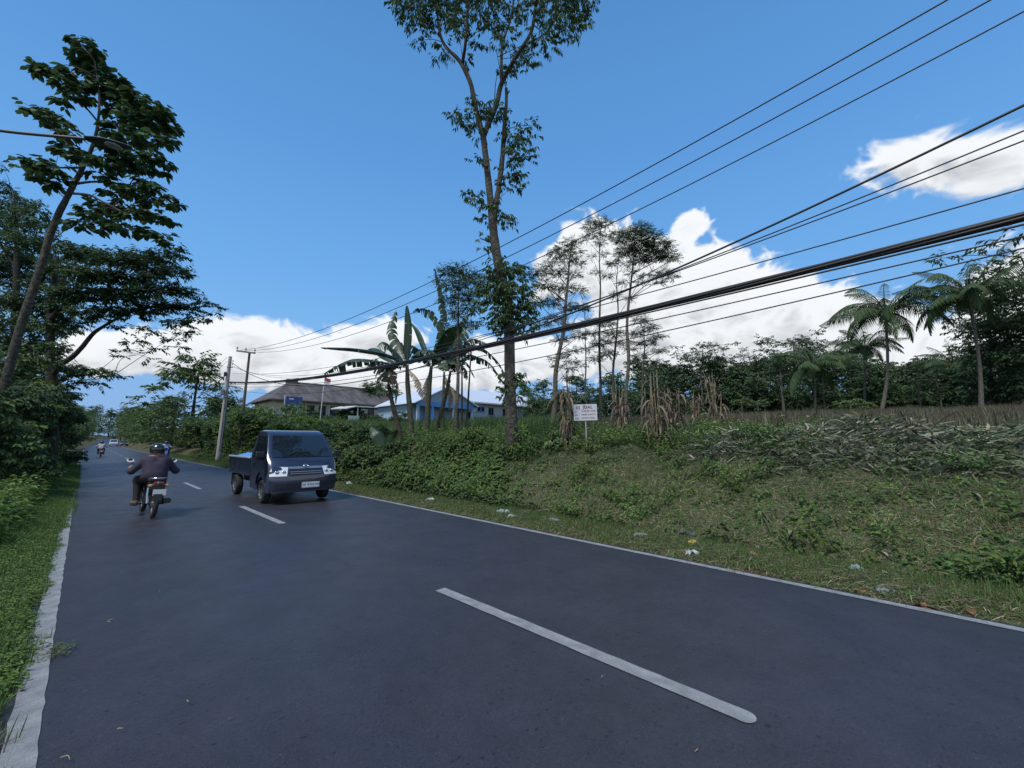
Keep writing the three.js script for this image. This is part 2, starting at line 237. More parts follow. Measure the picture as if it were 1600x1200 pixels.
// ------------------------------------------------------------------ the road and its paint
{
  const lat = [ROAD_L, 0.5, 1.3, 2.1, MID, 3.5, 4.4, 5.2, ROAD_R], m = new Mesher();
  const fs = []; for (let f = -60; f < 60; f += 1) fs.push(f); for (let f = 60; f <= 480; f += 5) fs.push(f);
  const camber = (u) => 0.03 * (1 - ((u - MID) / 3) ** 2);
  for (const f of fs) for (const u of lat) m.v(u + bend(f), rise(f) + camber(u), -f, u * 0.28, f * 0.28);
  const n = lat.length; for (let j = 0; j < fs.length - 1; j++) for (let i = 0; i < n - 1; i++) m.q(j * n + i, j * n + i + 1, (j + 1) * n + i + 1, (j + 1) * n + i);
  // edge thickness
  for (const s of [0, n - 1]) { let pa = -1, pb = -1; fs.forEach((f, j) => { const u = lat[s]; const a = m.v(u + bend(f), rise(f) + camber(u), -f, f * 0.28, 0), b = m.v(u + bend(f), rise(f) - 0.2, -f, f * 0.28, 0.06); if (j) m.q(pa, pb, b, a); pa = a; pb = b; }); }
  const rs = rngOf(5), SZ = 2048, grit = new Float32Array(SZ * SZ);
  for (let k = 0; k < SZ * SZ; k++) grit[k] = rs();
  const spot = new Float32Array(SZ * SZ); for (let k = 0; k < 2600; k++) { const cx = Math.floor(rs() * SZ), cy = Math.floor(rs() * SZ), r = 2 + rs() * rs() * 9, pale = rs() < 0.16, a = (0.04 + rs() * 0.09) * (pale ? -1.3 : 1), st = 0.5 + rs(); for (let y = -12; y <= 12; y++) for (let x = -12; x <= 12; x++) { const q = Math.hypot(x * st, y) / (pale ? r * 0.6 : r); if (q < 1) spot[((cy + y + SZ) % SZ) * SZ + (cx + x + SZ) % SZ] += a * (1 - q) * (0.5 + rs()); } }
  const col = tex(SZ, (u, v, i, j) => {
    const big = tile(u, v, 5, 3, 4), mid = tile(u, v, 22, 8, 3), g = grit[j * SZ + i], g2 = grit[((j >> 1) * SZ + (i >> 1))];
    let l = 0.186 + big * 0.034 + mid * 0.022 - spot[j * SZ + i] + (g2 - 0.5) * 0.07 + (g - 0.5) * 0.05; if (g2 > 0.997) l += 0.16; if (g2 < 0.006) l -= 0.12;
    const warm = tile(u, v, 4, 21, 3) * 0.05; return [l * (1.0 + warm), l, l * (1.14 - warm * 0.6)];
  });
  const bmp = tex(1024, (u, v, i, j) => gray(0.5 + (grit[(j >> 0) * SZ + i] - 0.5) * 0.5 + tile(u, v, 120, 3, 2) * 0.5), false);
  const rgh = tex(512, (u, v) => gray(0.5 + tile(u, v, 9, 14, 4) * 0.12), false);
  const road = structure('road', m.geo(), std([1, 1, 1], 1, { map: col, bumpMap: bmp, bumpScale: 0.004, roughnessMap: rgh }));
  const worn = tex(512, (u, v, i, j) => { const w = grit[j * SZ + i], k = tile(u, v, 40, 3, 3); let l = 0.69 + k * 0.22 + tile(u, v, 5, 60, 3) * 0.16 + (w - 0.5) * 0.16; if (w + k * 1.2 > 0.93) l -= 0.3; return [l * 0.99, l, l * 1.005]; });
  const paint = std([0.62, 0.62, 0.62], 0.75, { map: worn, bumpMap: bmp, bumpScale: 0.003 });
  // centre dashes: three metres of paint, five of gap, rounded at the near end
  const a0 = onGround(1183, 1136), dash0 = -a0.z;
  for (let k = 0; k < 22; k++) {
    const f0 = dash0 + k * 8.04, g = new Mesher(), w = 0.062, rim = [], cx = MID, R = rngOf(300 + k);
    for (let s = 0; s <= 8; s++) { const a = Math.PI + s / 8 * Math.PI; rim.push([cx + Math.cos(a) * w, f0 + (k === 0 ? 0.06 : 0.02) + Math.sin(a) * (k === 0 ? 0.06 : 0.02)]); }
    const L = 3.0; for (let s = 1; s <= 30; s++) rim.push([cx + w + (R() - 0.5) * 0.006, f0 + s / 30 * L]); for (let s = 30; s >= 1; s--) rim.push([cx - w + (R() - 0.5) * 0.006, f0 + s / 30 * L]);
    const at = ([u, f]) => g.v(u + bend(f), rise(f) + camber(u) + 0.005, -f, u * 1.5, f * 1.5);
    const ids = rim.map(at), tri = THREE.ShapeUtils.triangulateShape(rim.map(([a, b]) => new THREE.Vector2(a, b)), []);
    for (const [a, b, c] of tri) g.t(ids[a], ids[b], ids[c]); const geo = g.geo(); if (geo.attributes.normal.getY(0) < 0) { geo.index.array.reverse(); geo.computeVertexNormals(); }
    part('lane_dash', geo, paint, road);
  }
  // edge lines
  const edge = (u0, u1, fa, fb, ragged) => { const g = new Mesher(); let p = null; const R = rngOf(Math.round(u0 * 100) + 900); for (let f = fa; f <= fb; f += f < 40 ? 0.12 : 2) { const j0 = (R() - 0.5) * ragged, j1 = (R() - 0.5) * ragged, c = bend(f), q = [g.v(u0 + j0 + c, rise(f) + camber(u0) + 0.005, -f, u0 * 1.5, f * 1.5), g.v(u1 + j1 + c, rise(f) + camber(u1) + 0.005, -f, u1 * 1.5, f * 1.5)]; if (p) g.q(p[0], p[1], q[1], q[0]); p = q; } part('edge_line', g.geo(), paint, road); };
  edge(5.69, 5.805, -20, 230, 0.008);
  edge(-0.145, -0.015, -20, 120, 0.012);
  const conc = tex(512, (u, v, i, j) => { const k = tile(u, v, 9, 30, 4), w = grit[j * SZ + i]; const l = 0.56 + k * 0.2 + (w - 0.5) * 0.1; return [l, l * 0.985, l * 0.955]; });
  // the pale drive that leaves the road beyond the poles
  const dr = new Mesher(); let pv = null; for (let s = 0; s <= 24; s++) { const x = 5.95 + s * 0.55 + bend(49), f = 49.5 + s * 0.12; const w = 1.3, q = [dr.v(x, land(x, f - w) + 0.03, -(f - w), x, f - w), dr.v(x, land(x, f + w) + 0.03, -(f + w), x, f + w)]; if (pv) dr.q(pv[0], q[0], q[1], pv[1]); pv = q; }
  structure('path', dr.geo(), std([0.62, 0.6, 0.57], 0.9, { map: conc }));
}

// ------------------------------------------------------------------ materials for plants and wood
const barkTex = tex(512, (u, v, i, j) => { const r = tile(u, v, 10, 4, 5), s = tile(u * 1, v, 36, 7, 3), l = 0.34 + r * 0.26 + s * 0.2; const lich = smooth(0.08, 0.22, tile(u, v, 7, 19, 4)); return [lerp(l, 0.5, lich * 0.5), lerp(l * 0.95, 0.52, lich * 0.5), lerp(l * 0.86, 0.47, lich * 0.5)]; });
const barkBump = tex(512, (u, v) => gray(0.5 + tile(u, v, 12, 4, 5) * 0.8 + tile(u, v, 48, 2, 3) * 0.4), false);
const bark = std([0.62, 0.6, 0.58], 0.92, { map: barkTex, bumpMap: barkBump, bumpScale: 0.03 });
const darkBark = std([0.34, 0.32, 0.3], 0.92, { map: barkTex, bumpMap: barkBump, bumpScale: 0.03 });
const paleBark = std([0.95, 0.93, 0.88], 0.9, { map: barkTex, bumpMap: barkBump, bumpScale: 0.015 });
const leafMat = phys([1, 1, 1], 0.86, { vertexColors: true, side: THREE.DoubleSide, transmission: 0.35, thickness: 0, specularIntensity: 0.4 });
const glossLeaf = phys([1, 1, 1], 0.55, { vertexColors: true, side: THREE.DoubleSide, specularIntensity: 0.8 });
const dryMat = phys([1, 1, 1], 0.85, { vertexColors: true, side: THREE.DoubleSide, transmission: 0.2, thickness: 0, specularIntensity: 0.3 });
// leaf tones; each spray or blade takes one at random, wherever it grows
const GREENS = {
  dark: [[0.053, 0.100, 0.039], [0.064, 0.114, 0.046], [0.042, 0.087, 0.039], [0.079, 0.124, 0.042]],
  mid: [[0.077, 0.140, 0.035], [0.097, 0.159, 0.039], [0.062, 0.120, 0.035], [0.121, 0.168, 0.039]],
  fresh: [[0.112, 0.198, 0.035], [0.134, 0.218, 0.042], [0.089, 0.166, 0.035], [0.163, 0.232, 0.053]],
  grey: [[0.083, 0.113, 0.062], [0.097, 0.129, 0.068], [0.067, 0.101, 0.055], [0.118, 0.140, 0.077]],
  dry: [[0.22, 0.17, 0.10], [0.28, 0.22, 0.14], [0.16, 0.12, 0.075], [0.34, 0.28, 0.19]],
  cut: [[0.154, 0.187, 0.100], [0.198, 0.220, 0.130], [0.110, 0.154, 0.075], [0.264, 0.253, 0.160], [0.083, 0.127, 0.055]],
};
const pick = (list, R, spread = 0.25) => { const c = list[Math.floor(R() * list.length) % list.length], k = 1 + (R() - 0.5) * 2 * spread; return [c[0] * k, c[1] * k, c[2] * k]; };
const ball = (R) => { let x, y, z; do { x = R() * 2 - 1; y = R() * 2 - 1; z = R() * 2 - 1; } while (x * x + y * y + z * z > 1); return V(x, y, z); };

// ------------------------------------------------------------------ small plants that cover the ground
const tufts = {
  grass: (seed, n, h, w, pal, spread = 0.05, lean = 0.7) => { const m = new Mesher(true), R = rngOf(seed); for (let k = 0; k < n; k++) { const a = R() * 6.283, l = R() * lean, d = V(Math.cos(a) * l, 1, Math.sin(a) * l).normalize(), b = R() * 6.283, r = Math.sqrt(R()) * spread; m.blade(V(Math.cos(b) * r, -0.01, Math.sin(b) * r), d, h * (0.5 + R() * 0.7), w * (0.7 + R() * 0.6), 0.5 + R() * 1.1, pick(pal, R), 3, (R() - 0.5) * 1.5); } return m.geo(); },
  weed: (seed, n, h, len, wid, pal, spread = 0.09) => { const m = new Mesher(true), R = rngOf(seed); for (let k = 0; k < n; k++) { const a = R() * 6.283, r = Math.sqrt(R()) * spread, y = h * (0.25 + 0.75 * R()) * (1 - 0.35 * r / spread), p = V(Math.cos(a) * r, y, Math.sin(a) * r), d = V(Math.cos(a + (R() - 0.5)) , (R() - 0.4) * 0.8, Math.sin(a + (R() - 0.5))).normalize(), nn = V(R() - 0.5, 1.4, R() - 0.5).normalize(); m.leaf(p, d, nn, len * (0.6 + R() * 0.7), wid * (0.6 + R() * 0.7), pick(pal, R), 0.2, 0.2); } for (let k = 0; k < 4; k++) { const a = R() * 6.283; m.blade(V(0, -0.01, 0), V(Math.cos(a) * 0.5, 1, Math.sin(a) * 0.5).normalize(), h * 0.95, 0.006, 0.3, pick(pal, R), 2); } return m.geo(); },
  litter: (seed, n, len, wid, pal, spread = 0.12, up = 0.3) => { const m = new Mesher(true), R = rngOf(seed); for (let k = 0; k < n; k++) { const a = R() * 6.283, b = R() * 6.283, r = Math.sqrt(R()) * spread; m.blade(V(Math.cos(b) * r, 0.01 + R() * 0.05, Math.sin(b) * r), V(Math.cos(a), (R() - 0.3) * up, Math.sin(a)).normalize(), len * (0.4 + R() * 0.9), wid * (0.5 + R()), 0.2 + R() * 0.5, pick(pal, R, 0.35), 3, (R() - 0.5) * 2.4); } return m.geo(); },
};
function cover(name, label, category, geos, mat, spots, seed) {
  const R = rngOf(seed), per = geos.map(() => []), q = new THREE.Quaternion(), q2 = new THREE.Quaternion(), up = V(0, 1, 0);
  for (const s of spots) per[Math.floor(R() * geos.length)].push(s);
  geos.forEach((g, k) => {
    if (!per[k].length) return;
    const im = new THREE.InstancedMesh(g, mat, per[k].length); im.name = numbered(name); im.castShadow = im.receiveShadow = true;
    per[k].forEach((s, i) => { q.setFromUnitVectors(up, up.clone().lerp(s.n || up, s.follow ?? 0.6).normalize()); q2.setFromAxisAngle(up, R() * 6.283); const sc = s.s ?? 1; im.setMatrixAt(i, new THREE.Matrix4().compose(s.p, q.clone().multiply(q2), V(sc * (0.8 + R() * 0.4), sc * (s.h ?? 1) * (0.75 + R() * 0.5), sc * (0.8 + R() * 0.4)))); const b = 0.75 + R() * 0.5, w = (R() - 0.5) * 0.2; im.setColorAt(i, lin(b * (1 + w), b, b * (1 - w * 0.5))); });
    im.userData = { kind: 'stuff', label, category }; scene.add(im);
  });
}
const inFrame = (p, margin = 120) => { const d = p.clone().sub(camera.position), z = d.dot(FW); if (z < 0.3) return false; const px = 800 + FOC * d.dot(RT) / z, py = 600 - FOC * d.dot(UPV) / z; return px > -margin && px < 1600 + margin && py < 1200 + margin * 1.5; };
function scatter(x0, x1, f0, f1, density, seed, keep) {
  const R = rngOf(seed), out = []; let f = f0;
  while (f < f1) { const step = 1, near = Math.hypot(Math.max(x0, Math.min(x1, 0)), f + 0.5), fall = clamp(14 / Math.max(near, 6), 0.28, 1), n = Math.round((x1 - x0) * step * density * fall); for (let k = 0; k < n; k++) { const x = lerp(x0, x1, R()) + bend(f), ff = f + R() * step, y = land(x, ff), p = V(x, y, -ff); if (!inFrame(p, 160)) continue; const s = { p, n: landNormal(x, ff), s: 1 / Math.sqrt(Math.sqrt(fall)) }; const w = keep ? keep(x - bend(f), ff, R, s) : true; if (w) out.push(s); } f += step; }
  return out;
}
{
  const gMown = [1, 2, 3].map((k) => tufts.grass(k, 18, 0.11, 0.007, [...GREENS.mid, ...GREENS.fresh, GREENS.dry[1]], 0.07, 1.0));
  const gTall = [4, 5, 6].map((k) => tufts.grass(k, 18, 0.42, 0.011, [...GREENS.mid, ...GREENS.grey, GREENS.fresh[0]], 0.08, 0.6));
  const gStraw = [7, 8, 9].map((k) => tufts.litter(k, 20, 0.115, 0.0062, [...GREENS.dry, ...GREENS.mid, [0.11, 0.085, 0.055], [0.14, 0.105, 0.07], ...GREENS.cut, GREENS.mid[1]], 0.15, 0.45));
  const gClip = [10, 11, 12].map((k) => tufts.litter(k, 16, 0.14, 0.008, [...GREENS.cut, ...GREENS.mid, GREENS.dry[1]], 0.13, 0.5));
  const gVine = [13, 14, 15].map((k) => tufts.weed(k, 15, 0.26, 0.1, 0.07, [...GREENS.dark, ...GREENS.mid, ...GREENS.mid, GREENS.fresh[2]], 0.17));
  const gWeed = [16, 17, 18].map((k) => tufts.weed(k, 22, 0.16, 0.05, 0.03, [...GREENS.fresh, ...GREENS.fresh, [0.12, 0.215, 0.04], [0.14, 0.22, 0.05], GREENS.mid[1]], 0.11));
  const gWeedTall = [19, 20, 21].map((k) => tufts.weed(k, 34, 0.5, 0.1, 0.042, [...GREENS.fresh, [0.13, 0.21, 0.05], ...GREENS.mid], 0.18));
  const patch = (u, f) => fbm(u * 0.55, f * 0.4, 2.2, 3);
  const patch2 = (u, f) => fbm(u * 0.8 + 9, f * 0.55, 7.7, 3);
  // right verge between line and bank: mown grass with clippings
  cover('verge_grass', 'short mown roadside grass with pale clippings along the right line', 'grass', gMown, leafMat, scatter(5.88, 7.5, -5, 60, 330, 31, (u, f, R, s) => { s.h = 0.7 + 0.5 * smooth(-0.3, 0.3, patch(u, f)); return u > 5.9 + R() * 0.14 && R() < 0.8; }), 41);
  cover('grass_clippings', 'pale dry clippings strewn over the right verge', 'clippings', gStraw, dryMat, scatter(5.84, 7.5, -5, 45, 130, 32, (u, f, R) => u > 5.82 + R() * 0.12 && R() < 0.45 + patch2(u, f)), 42);
  // the bank: creeping vines where it is green, cut straw where it is brown
  const green = (u, f) => patch(u, f) * 1.5 + smooth(4, 11, f) * 0.85 - 0.3 - 0.35 * smooth(8.0, 8.7, u) * (1 - smooth(9, 14, f));
  cover('bank_creeper', 'dense dark green creeper leaves growing over the bank', 'creeper', gVine, leafMat, scatter(7.0, 9.3, -6, 48, 250, 33, (u, f, R, s) => { s.follow = 0.9; s.s = (s.s || 1) * lerp(0.6, 1.05, smooth(3, 12, f)) * (0.6 + 0.8 * R()); s.h = 0.7 + 1.1 * smooth(-0.1, 0.3, fbm(u * 1.4, f * 1.1, 5, 2)); return R() < clamp(0.38 + green(u, f) * 2.4, 0.06, 1); }), 43);
  cover('bank_grass', 'tangled green grass on the cut bank', 'grass', gMown, leafMat, scatter(7.05, 9.8, -6, 34, 260, 34, (u, f, R, s) => { s.follow = 0.9; s.h = 1.25; return R() < clamp(0.7 + green(u, f) * 1.0, 0.12, 1); }), 44);
  cover('bank_weeds', 'taller leafy weeds standing out of the bank grass', 'weeds', gWeedTall, leafMat, scatter(7.1, 9.2, -6, 30, 16, 57, (u, f, R, s) => { s.s = 0.45 + R() * 0.45; s.follow = 0.5; return fbm(u * 1.1, f * 0.8, 11, 3) > 0.02; }), 58);
  cover('cut_straw', 'brown cut straw and stalk ends lying on the bank', 'straw', gStraw, dryMat, scatter(7.2, 10, -6, 22, 520, 35, (u, f, R, s) => { s.follow = 1; return R() < clamp(0.6 - green(u, f) * 1.3 + 0.3 * smooth(8.2, 8.9, u), 0.03, 1); }), 45);
  cover('cut_green', 'grey green cut grass blades lying on the bank', 'clippings', gClip, dryMat, scatter(7.2, 10, -6, 24, 330, 36, (u, f, R, s) => { s.follow = 1; return R() < 0.6; }), 46);
  // left verge
  cover('left_weeds', 'bright green low weeds along the left edge of the road', 'weeds', gWeed, leafMat, scatter(-3.4, 0, 1, 40, 300, 37, (u, f, R, s) => { const edge = -0.17 + 0.13 * n3(f * 0.9, 2, 4) + 0.1 * n3(f * 3, 7, 1) + 0.16 * smooth(9, 16, f); s.s = (s.s || 1) * (0.75 + 0.5 * smooth(-0.4, -1.6, u)); s.h = 0.8 + 1.0 * smooth(-0.5, -1.4, u); return u < edge - (f < 4.2 ? 0.12 : 0); }), 47);
  cover('left_grass', 'green grass tufts among the weeds left of the road', 'grass', gMown, leafMat, scatter(-3.2, 0, 1, 40, 160, 38, (u, f, R, s) => { const edge = -0.15 + 0.13 * n3(f * 0.9, 2, 4) + 0.1 * n3(f * 3, 7, 1) + 0.16 * smooth(9, 16, f); s.h = 1.5; return u < edge; }), 48);
  cover('left_tall_weeds', 'knee high leafy weeds in front of the left bushes', 'weeds', gWeedTall, leafMat, scatter(-4.2, -0.75, 4, 46, 34, 39, (u, f, R, s) => { s.s = 1 + R() * 0.5; return u < -0.75 - 0.7 * smooth(12, 5, f) && patch2(u, f) > -0.22; }), 49);
  // plateau: green grass and weeds by its rim
  cover('plateau_grass', 'knee high green grass behind the bank crest', 'grass', gTall, leafMat, scatter(9.1, 17, -3, 46, 60, 50, (u, f, R, s) => { s.h = 0.6 + R() * 0.7; s.s = 1.15; return u > 9.4 + 0.6 * patch(u, f) && (f > 3 ? true : u > 12); }), 51);
  cover('plateau_weeds', 'leafy green weeds behind the bank crest', 'weeds', gWeedTall, leafMat, scatter(9.0, 15, 2, 46, 12, 52, (u, f, R, s) => { s.s = 0.9 + R() * 0.5; return patch2(u, f) > -0.1; }), 53);
  const gField = [60, 61, 62].map((k) => tufts.grass(k, 11, 0.5, 0.028, [[0.12, 0.09, 0.06], [0.15, 0.12, 0.08], [0.1, 0.085, 0.06], GREENS.cut[2], GREENS.grey[1], [0.19, 0.155, 0.11]], 0.3, 0.6));
  const gMeadow = [63, 64].map((k) => tufts.grass(k, 14, 0.7, 0.03, [...GREENS.mid, ...GREENS.fresh, ...GREENS.grey], 0.3, 0.7));
  const wide = (x0, x1, f0, f1, n, seed, keep) => { const R = rngOf(seed), out = []; for (let k = 0; k < n; k++) { const x = lerp(x0, x1, Math.pow(R(), 0.8)), f = lerp(f0, f1, R()), p = onLand(x, f); if (!inFrame(p, 60)) continue; const s = { p, follow: 0.2 }; if (!keep || keep(x, f, R, s)) out.push(s); } return out; };
  cover('dry_field', 'brown standing maize stubble filling the field', 'maize stubble', gField, dryMat, wide(12, 70, -14, 46, 60000, 70, (x, f, R, s) => { s.s = 1 + R() * 0.4; s.h = 0.85 + R() * 0.3; return f < x * 0.78 - 2 + n3(x * 0.3, f * 0.3, 1) * 3 && R() < 0.85; }), 71);
  cover('meadow_grass', 'green meadow grass in front of the houses', 'grass', gMeadow, leafMat, wide(10, 46, 12, 95, 60000, 72, (x, f, R, s) => { s.s = 1 + R() * 0.6; return f > x * 0.74 - 1 + n3(x * 0.3, f * 0.3, 5) * 2 && (f > 22 || x > 13); }), 73);
}

// ------------------------------------------------------------------ trees
// wood: [{pts, r}] first is the trunk; clumps: [{c, r}] in world coordinates; every clump hangs on a twig from the nearest wood below it
function growTree(o) {
  const R = rngOf(o.seed), base = o.wood[0].pts[0].clone(), t = thing(o.name, o.label, 'tree', base, o.group);
  const anchors = []; const trunkM = new Mesher();
  o.wood.forEach((w, k) => {
    const m = k === 0 ? trunkM : new Mesher(); m.limb(w.pts, w.r, k === 0 ? (o.seg || 9) : 7, o.step || 0.3, o.rough ?? 0.07);
    const c = new THREE.CatmullRomCurve3(w.pts, false, 'centripetal'); for (let i = 0; i <= 24; i++) anchors.push({ p: c.getPoint(i / 24), r: w.r[Math.min(w.r.length - 1, Math.floor(i / 24 * w.r.length))] });
    if (k) part('branch', m.geo(base), o.bark, t);
  });
  const crown = new Mesher(true), twigs = new Mesher();
  for (const cl of o.clumps) {
    let best = null, bd = 1e9; for (const a of anchors) { const d = a.p.distanceTo(cl.c) + Math.max(0, a.p.y - cl.c.y + (o.upward ?? 0.3)) * 2.5; if (d < bd) { bd = d; best = a; } }
    const L = best.p.distanceTo(cl.c); if (L > cl.r * 0.25) { const mid = best.p.clone().lerp(cl.c, 0.5).add(V((R() - 0.5) * 0.15 * L, (o.sagUp ?? 0.08) * L, (R() - 0.5) * 0.15 * L)); const r0 = clamp(L * 0.013, 0.008, best.r * 0.7 + 0.006); twigs.limb([best.p, mid, cl.c], [r0, r0 * 0.7, r0 * 0.35], 5, 0.35, 0.03, null, false); for (let i = 2; i <= 4; i++) anchors.push({ p: best.p.clone().lerp(mid, 0.5).lerp(mid.clone().lerp(cl.c, 0.5), i / 4), r: r0 * 0.6 }); }
    leafClump(crown, cl, o, R, twigs);
  }
  part('trunk', trunkM.geo(base), o.bark, t); if (twigs.i.length) part('twigs', twigs.geo(base), o.bark, t).userData.kind = 'stuff'; part('crown', crown.geo(base), o.leafMat || leafMat, t);
  return t;
}
function leafClump(crown, cl, o, R, twigs) {
  const lf = o.leaf, n = Math.max(3, Math.round(o.density * cl.r * cl.r * (cl.k || 1))), flat = o.flat ?? 0.75, per = lf.per || 7;
  for (let s = 0; s < n; s++) {
    const q = ball(R).multiplyScalar(0.55 + 0.45 * R()), sp = V(cl.c.x + q.x * cl.r, cl.c.y + q.y * cl.r * flat, cl.c.z + q.z * cl.r);
    const d = V(q.x + (R() - 0.5) * 0.8, (R() - 0.5) * 0.7 + (o.lift ?? 0), q.z + (R() - 0.5) * 0.8).normalize(), sl = lf.spray * (0.6 + 0.8 * R());
    if (twigs && o.sprayTwigs && s % 2 === 0) twigs.limb([V(cl.c.x + q.x * cl.r * 0.3, cl.c.y + q.y * cl.r * 0.3, cl.c.z + q.z * cl.r * 0.3), sp, sp.clone().addScaledVector(d, sl)], [0.008, 0.006, 0.003], 3, 0.6, 0, null, false);
    const tone = pick(o.pal, R, 0.2);
    for (let k = 0; k < per; k++) {
      const a = k / per, p = sp.clone().addScaledVector(d, sl * a), side = k % 2 ? 1 : -1, sx = -d.z * side, sz = d.x * side, hang = o.droop ?? 0.5;
      const ld = V(d.x * 0.6 + sx * (0.9 - a * 0.6) + (R() - 0.5) * 0.5, d.y * 0.4 - hang * (0.4 + R()) , d.z * 0.6 + sz * (0.9 - a * 0.6) + (R() - 0.5) * 0.5).normalize(), nn = V((R() - 0.5) * 0.9, 1, (R() - 0.5) * 0.9).addScaledVector(d, -hang * 0.6).normalize();
      const v = 0.8 + R() * 0.4; if (lf.round) crown.round(p, ld, nn, lf.len * (0.65 + R() * 0.6), lf.wid * (0.65 + R() * 0.6), [tone[0] * v, tone[1] * v, tone[2] * v], 0.2); else crown.leaf(p, ld, nn, lf.len * (0.65 + R() * 0.6), lf.wid * (0.65 + R() * 0.6), [tone[0] * v, tone[1] * v, tone[2] * v], 0.16, 0.12);
    }
  }
}
const pxLine = (list, Z) => list.map(([x, y, dz = 0]) => atDepth(x, y, Z + dz));
const pxClumps = (list, Z, R, deep = 1.2) => list.map(([x, y, r, k = 1]) => { const z = Z + (R() - 0.5) * 2 * deep; return { c: atDepth(x, y, z), r: r * perPixel(x, y, z), k }; });

// --- the tall bare-stemmed tree on the bank crest
{
  const Z = 12, R = rngOf(101), foot = hitLand(800, 706), dz = foot.clone().sub(camera.position).dot(FH) - Z, Zt = Z + dz; foot.y -= 0.15;
  const W = (l, r) => ({ pts: pxLine(l, Zt), r });
  const trunk = { pts: [foot, ...pxLine([[799, 660], [797, 600], [793, 480], [780, 420], [772, 370], [768, 330], [764, 290], [757, 230], [754, 205]], Zt)], r: [0.23, 0.19, 0.17, 0.165, 0.15, 0.14, 0.12, 0.11, 0.1, 0.09] };
  const wood = [trunk,
    W([[755, 215], [741, 160], [735, 130], [720, 98], [692, 66, 0.5], [683, 20, 0.8], [678, -60, 1]], [0.09, 0.085, 0.08, 0.07, 0.05, 0.045, 0.03]),
    W([[722, 102], [728, 60, -0.4], [731, 0, -0.5], [735, -70, -0.6]], [0.06, 0.05, 0.045, 0.03]),
    W([[756, 212], [775, 165], [784, 130], [800, 100, -0.4], [812, 80, -0.6], [830, 50, -0.8], [838, 0, -1], [850, -60, -1]], [0.09, 0.085, 0.08, 0.07, 0.06, 0.055, 0.045, 0.03]),
    W([[784, 132], [785, 70, 0.5], [800, 20, 0.8], [806, -60, 1]], [0.06, 0.05, 0.04, 0.03]),
    W([[770, 350], [779, 295, 0.1], [785, 245, 0.15], [788, 200, 0.1], [791, 160], [791, 138]], [0.11, 0.09, 0.085, 0.07, 0.055, 0.05]),
    W([[791, 150], [796, 142, 0.1]], [0.03, 0.02]),
    W([[772, 380], [757, 375], [750, 372, -0.2]], [0.03, 0.02, 0.012])];
  const top = [[640, 12, 28], [655, 35, 26], [625, 2, 20], [690, 12, 34], [715, 30, 26], [700, -20, 40], [660, -15, 35], [755, 8, 30], [765, 38, 18], [745, -20, 34], [745, 65, 13], [653, 64, 9], [693, 78, 15], [684, 90, 8], [730, 95, 12], [716, 50, 14], [792, 55, 20], [785, 40, 16], [775, 72, 9], [800, 5, 26], [770, -25, 30], [862, 22, 34], [892, 40, 28], [905, 25, 22], [850, 58, 22], [860, 72, 13], [830, 15, 20], [880, -5, 34], [840, -25, 34], [910, -10, 30], [818, 95, 20], [828, 88, 16], [790, 112, 11], [780, 105, 6]];
  const mid = [[752, 168, 16], [742, 155, 10], [728, 186, 20], [712, 180, 11], [768, 178, 20], [780, 172, 14], [745, 190, 13], [822, 205, 18], [832, 196, 10], [800, 215, 22], [812, 238, 22], [822, 248, 12], [800, 270, 20], [790, 285, 14], [806, 290, 12], [745, 212, 10], [742, 245, 10], [750, 252, 6], [795, 180, 9]];
  const low = [[744, 308, 17], [733, 300, 10], [755, 318, 10], [782, 335, 16], [792, 345, 14], [770, 325, 14], [758, 340, 12], [756, 370, 10], [757, 385, 8]];
  const vine = [[780, 425, 24], [795, 440, 26], [770, 450, 22], [810, 455, 22], [760, 470, 16], [785, 470, 26], [800, 490, 26], [818, 490, 18], [775, 497, 20], [822, 512, 15], [795, 515, 18], [830, 475, 10], [752, 452, 10], [806, 420, 12], [797, 590, 14], [808, 600, 10], [790, 612, 12], [803, 622, 10], [820, 585, 6]];
  growTree({ name: 'bank_tree', label: 'tall forked tree with bare trunk and tufts of leaves on the bank crest', seed: 11, wood, bark, seg: 12, step: 0.2, clumps: [...pxClumps(top, Zt, R, 1.3), ...pxClumps(mid, Zt, R, 0.4), ...pxClumps(low, Zt, R, 0.3), ...pxClumps(vine.map(([a, b, c]) => [a, b, c * 1.2, 1.3]), Zt, R, 0.4)], density: 135, flat: 0.9, leaf: { len: 0.155, wid: 0.066, per: 7, spray: 0.22 }, droop: 0.9, pal: [...GREENS.dark, ...GREENS.dark, GREENS.mid[0]] });
}
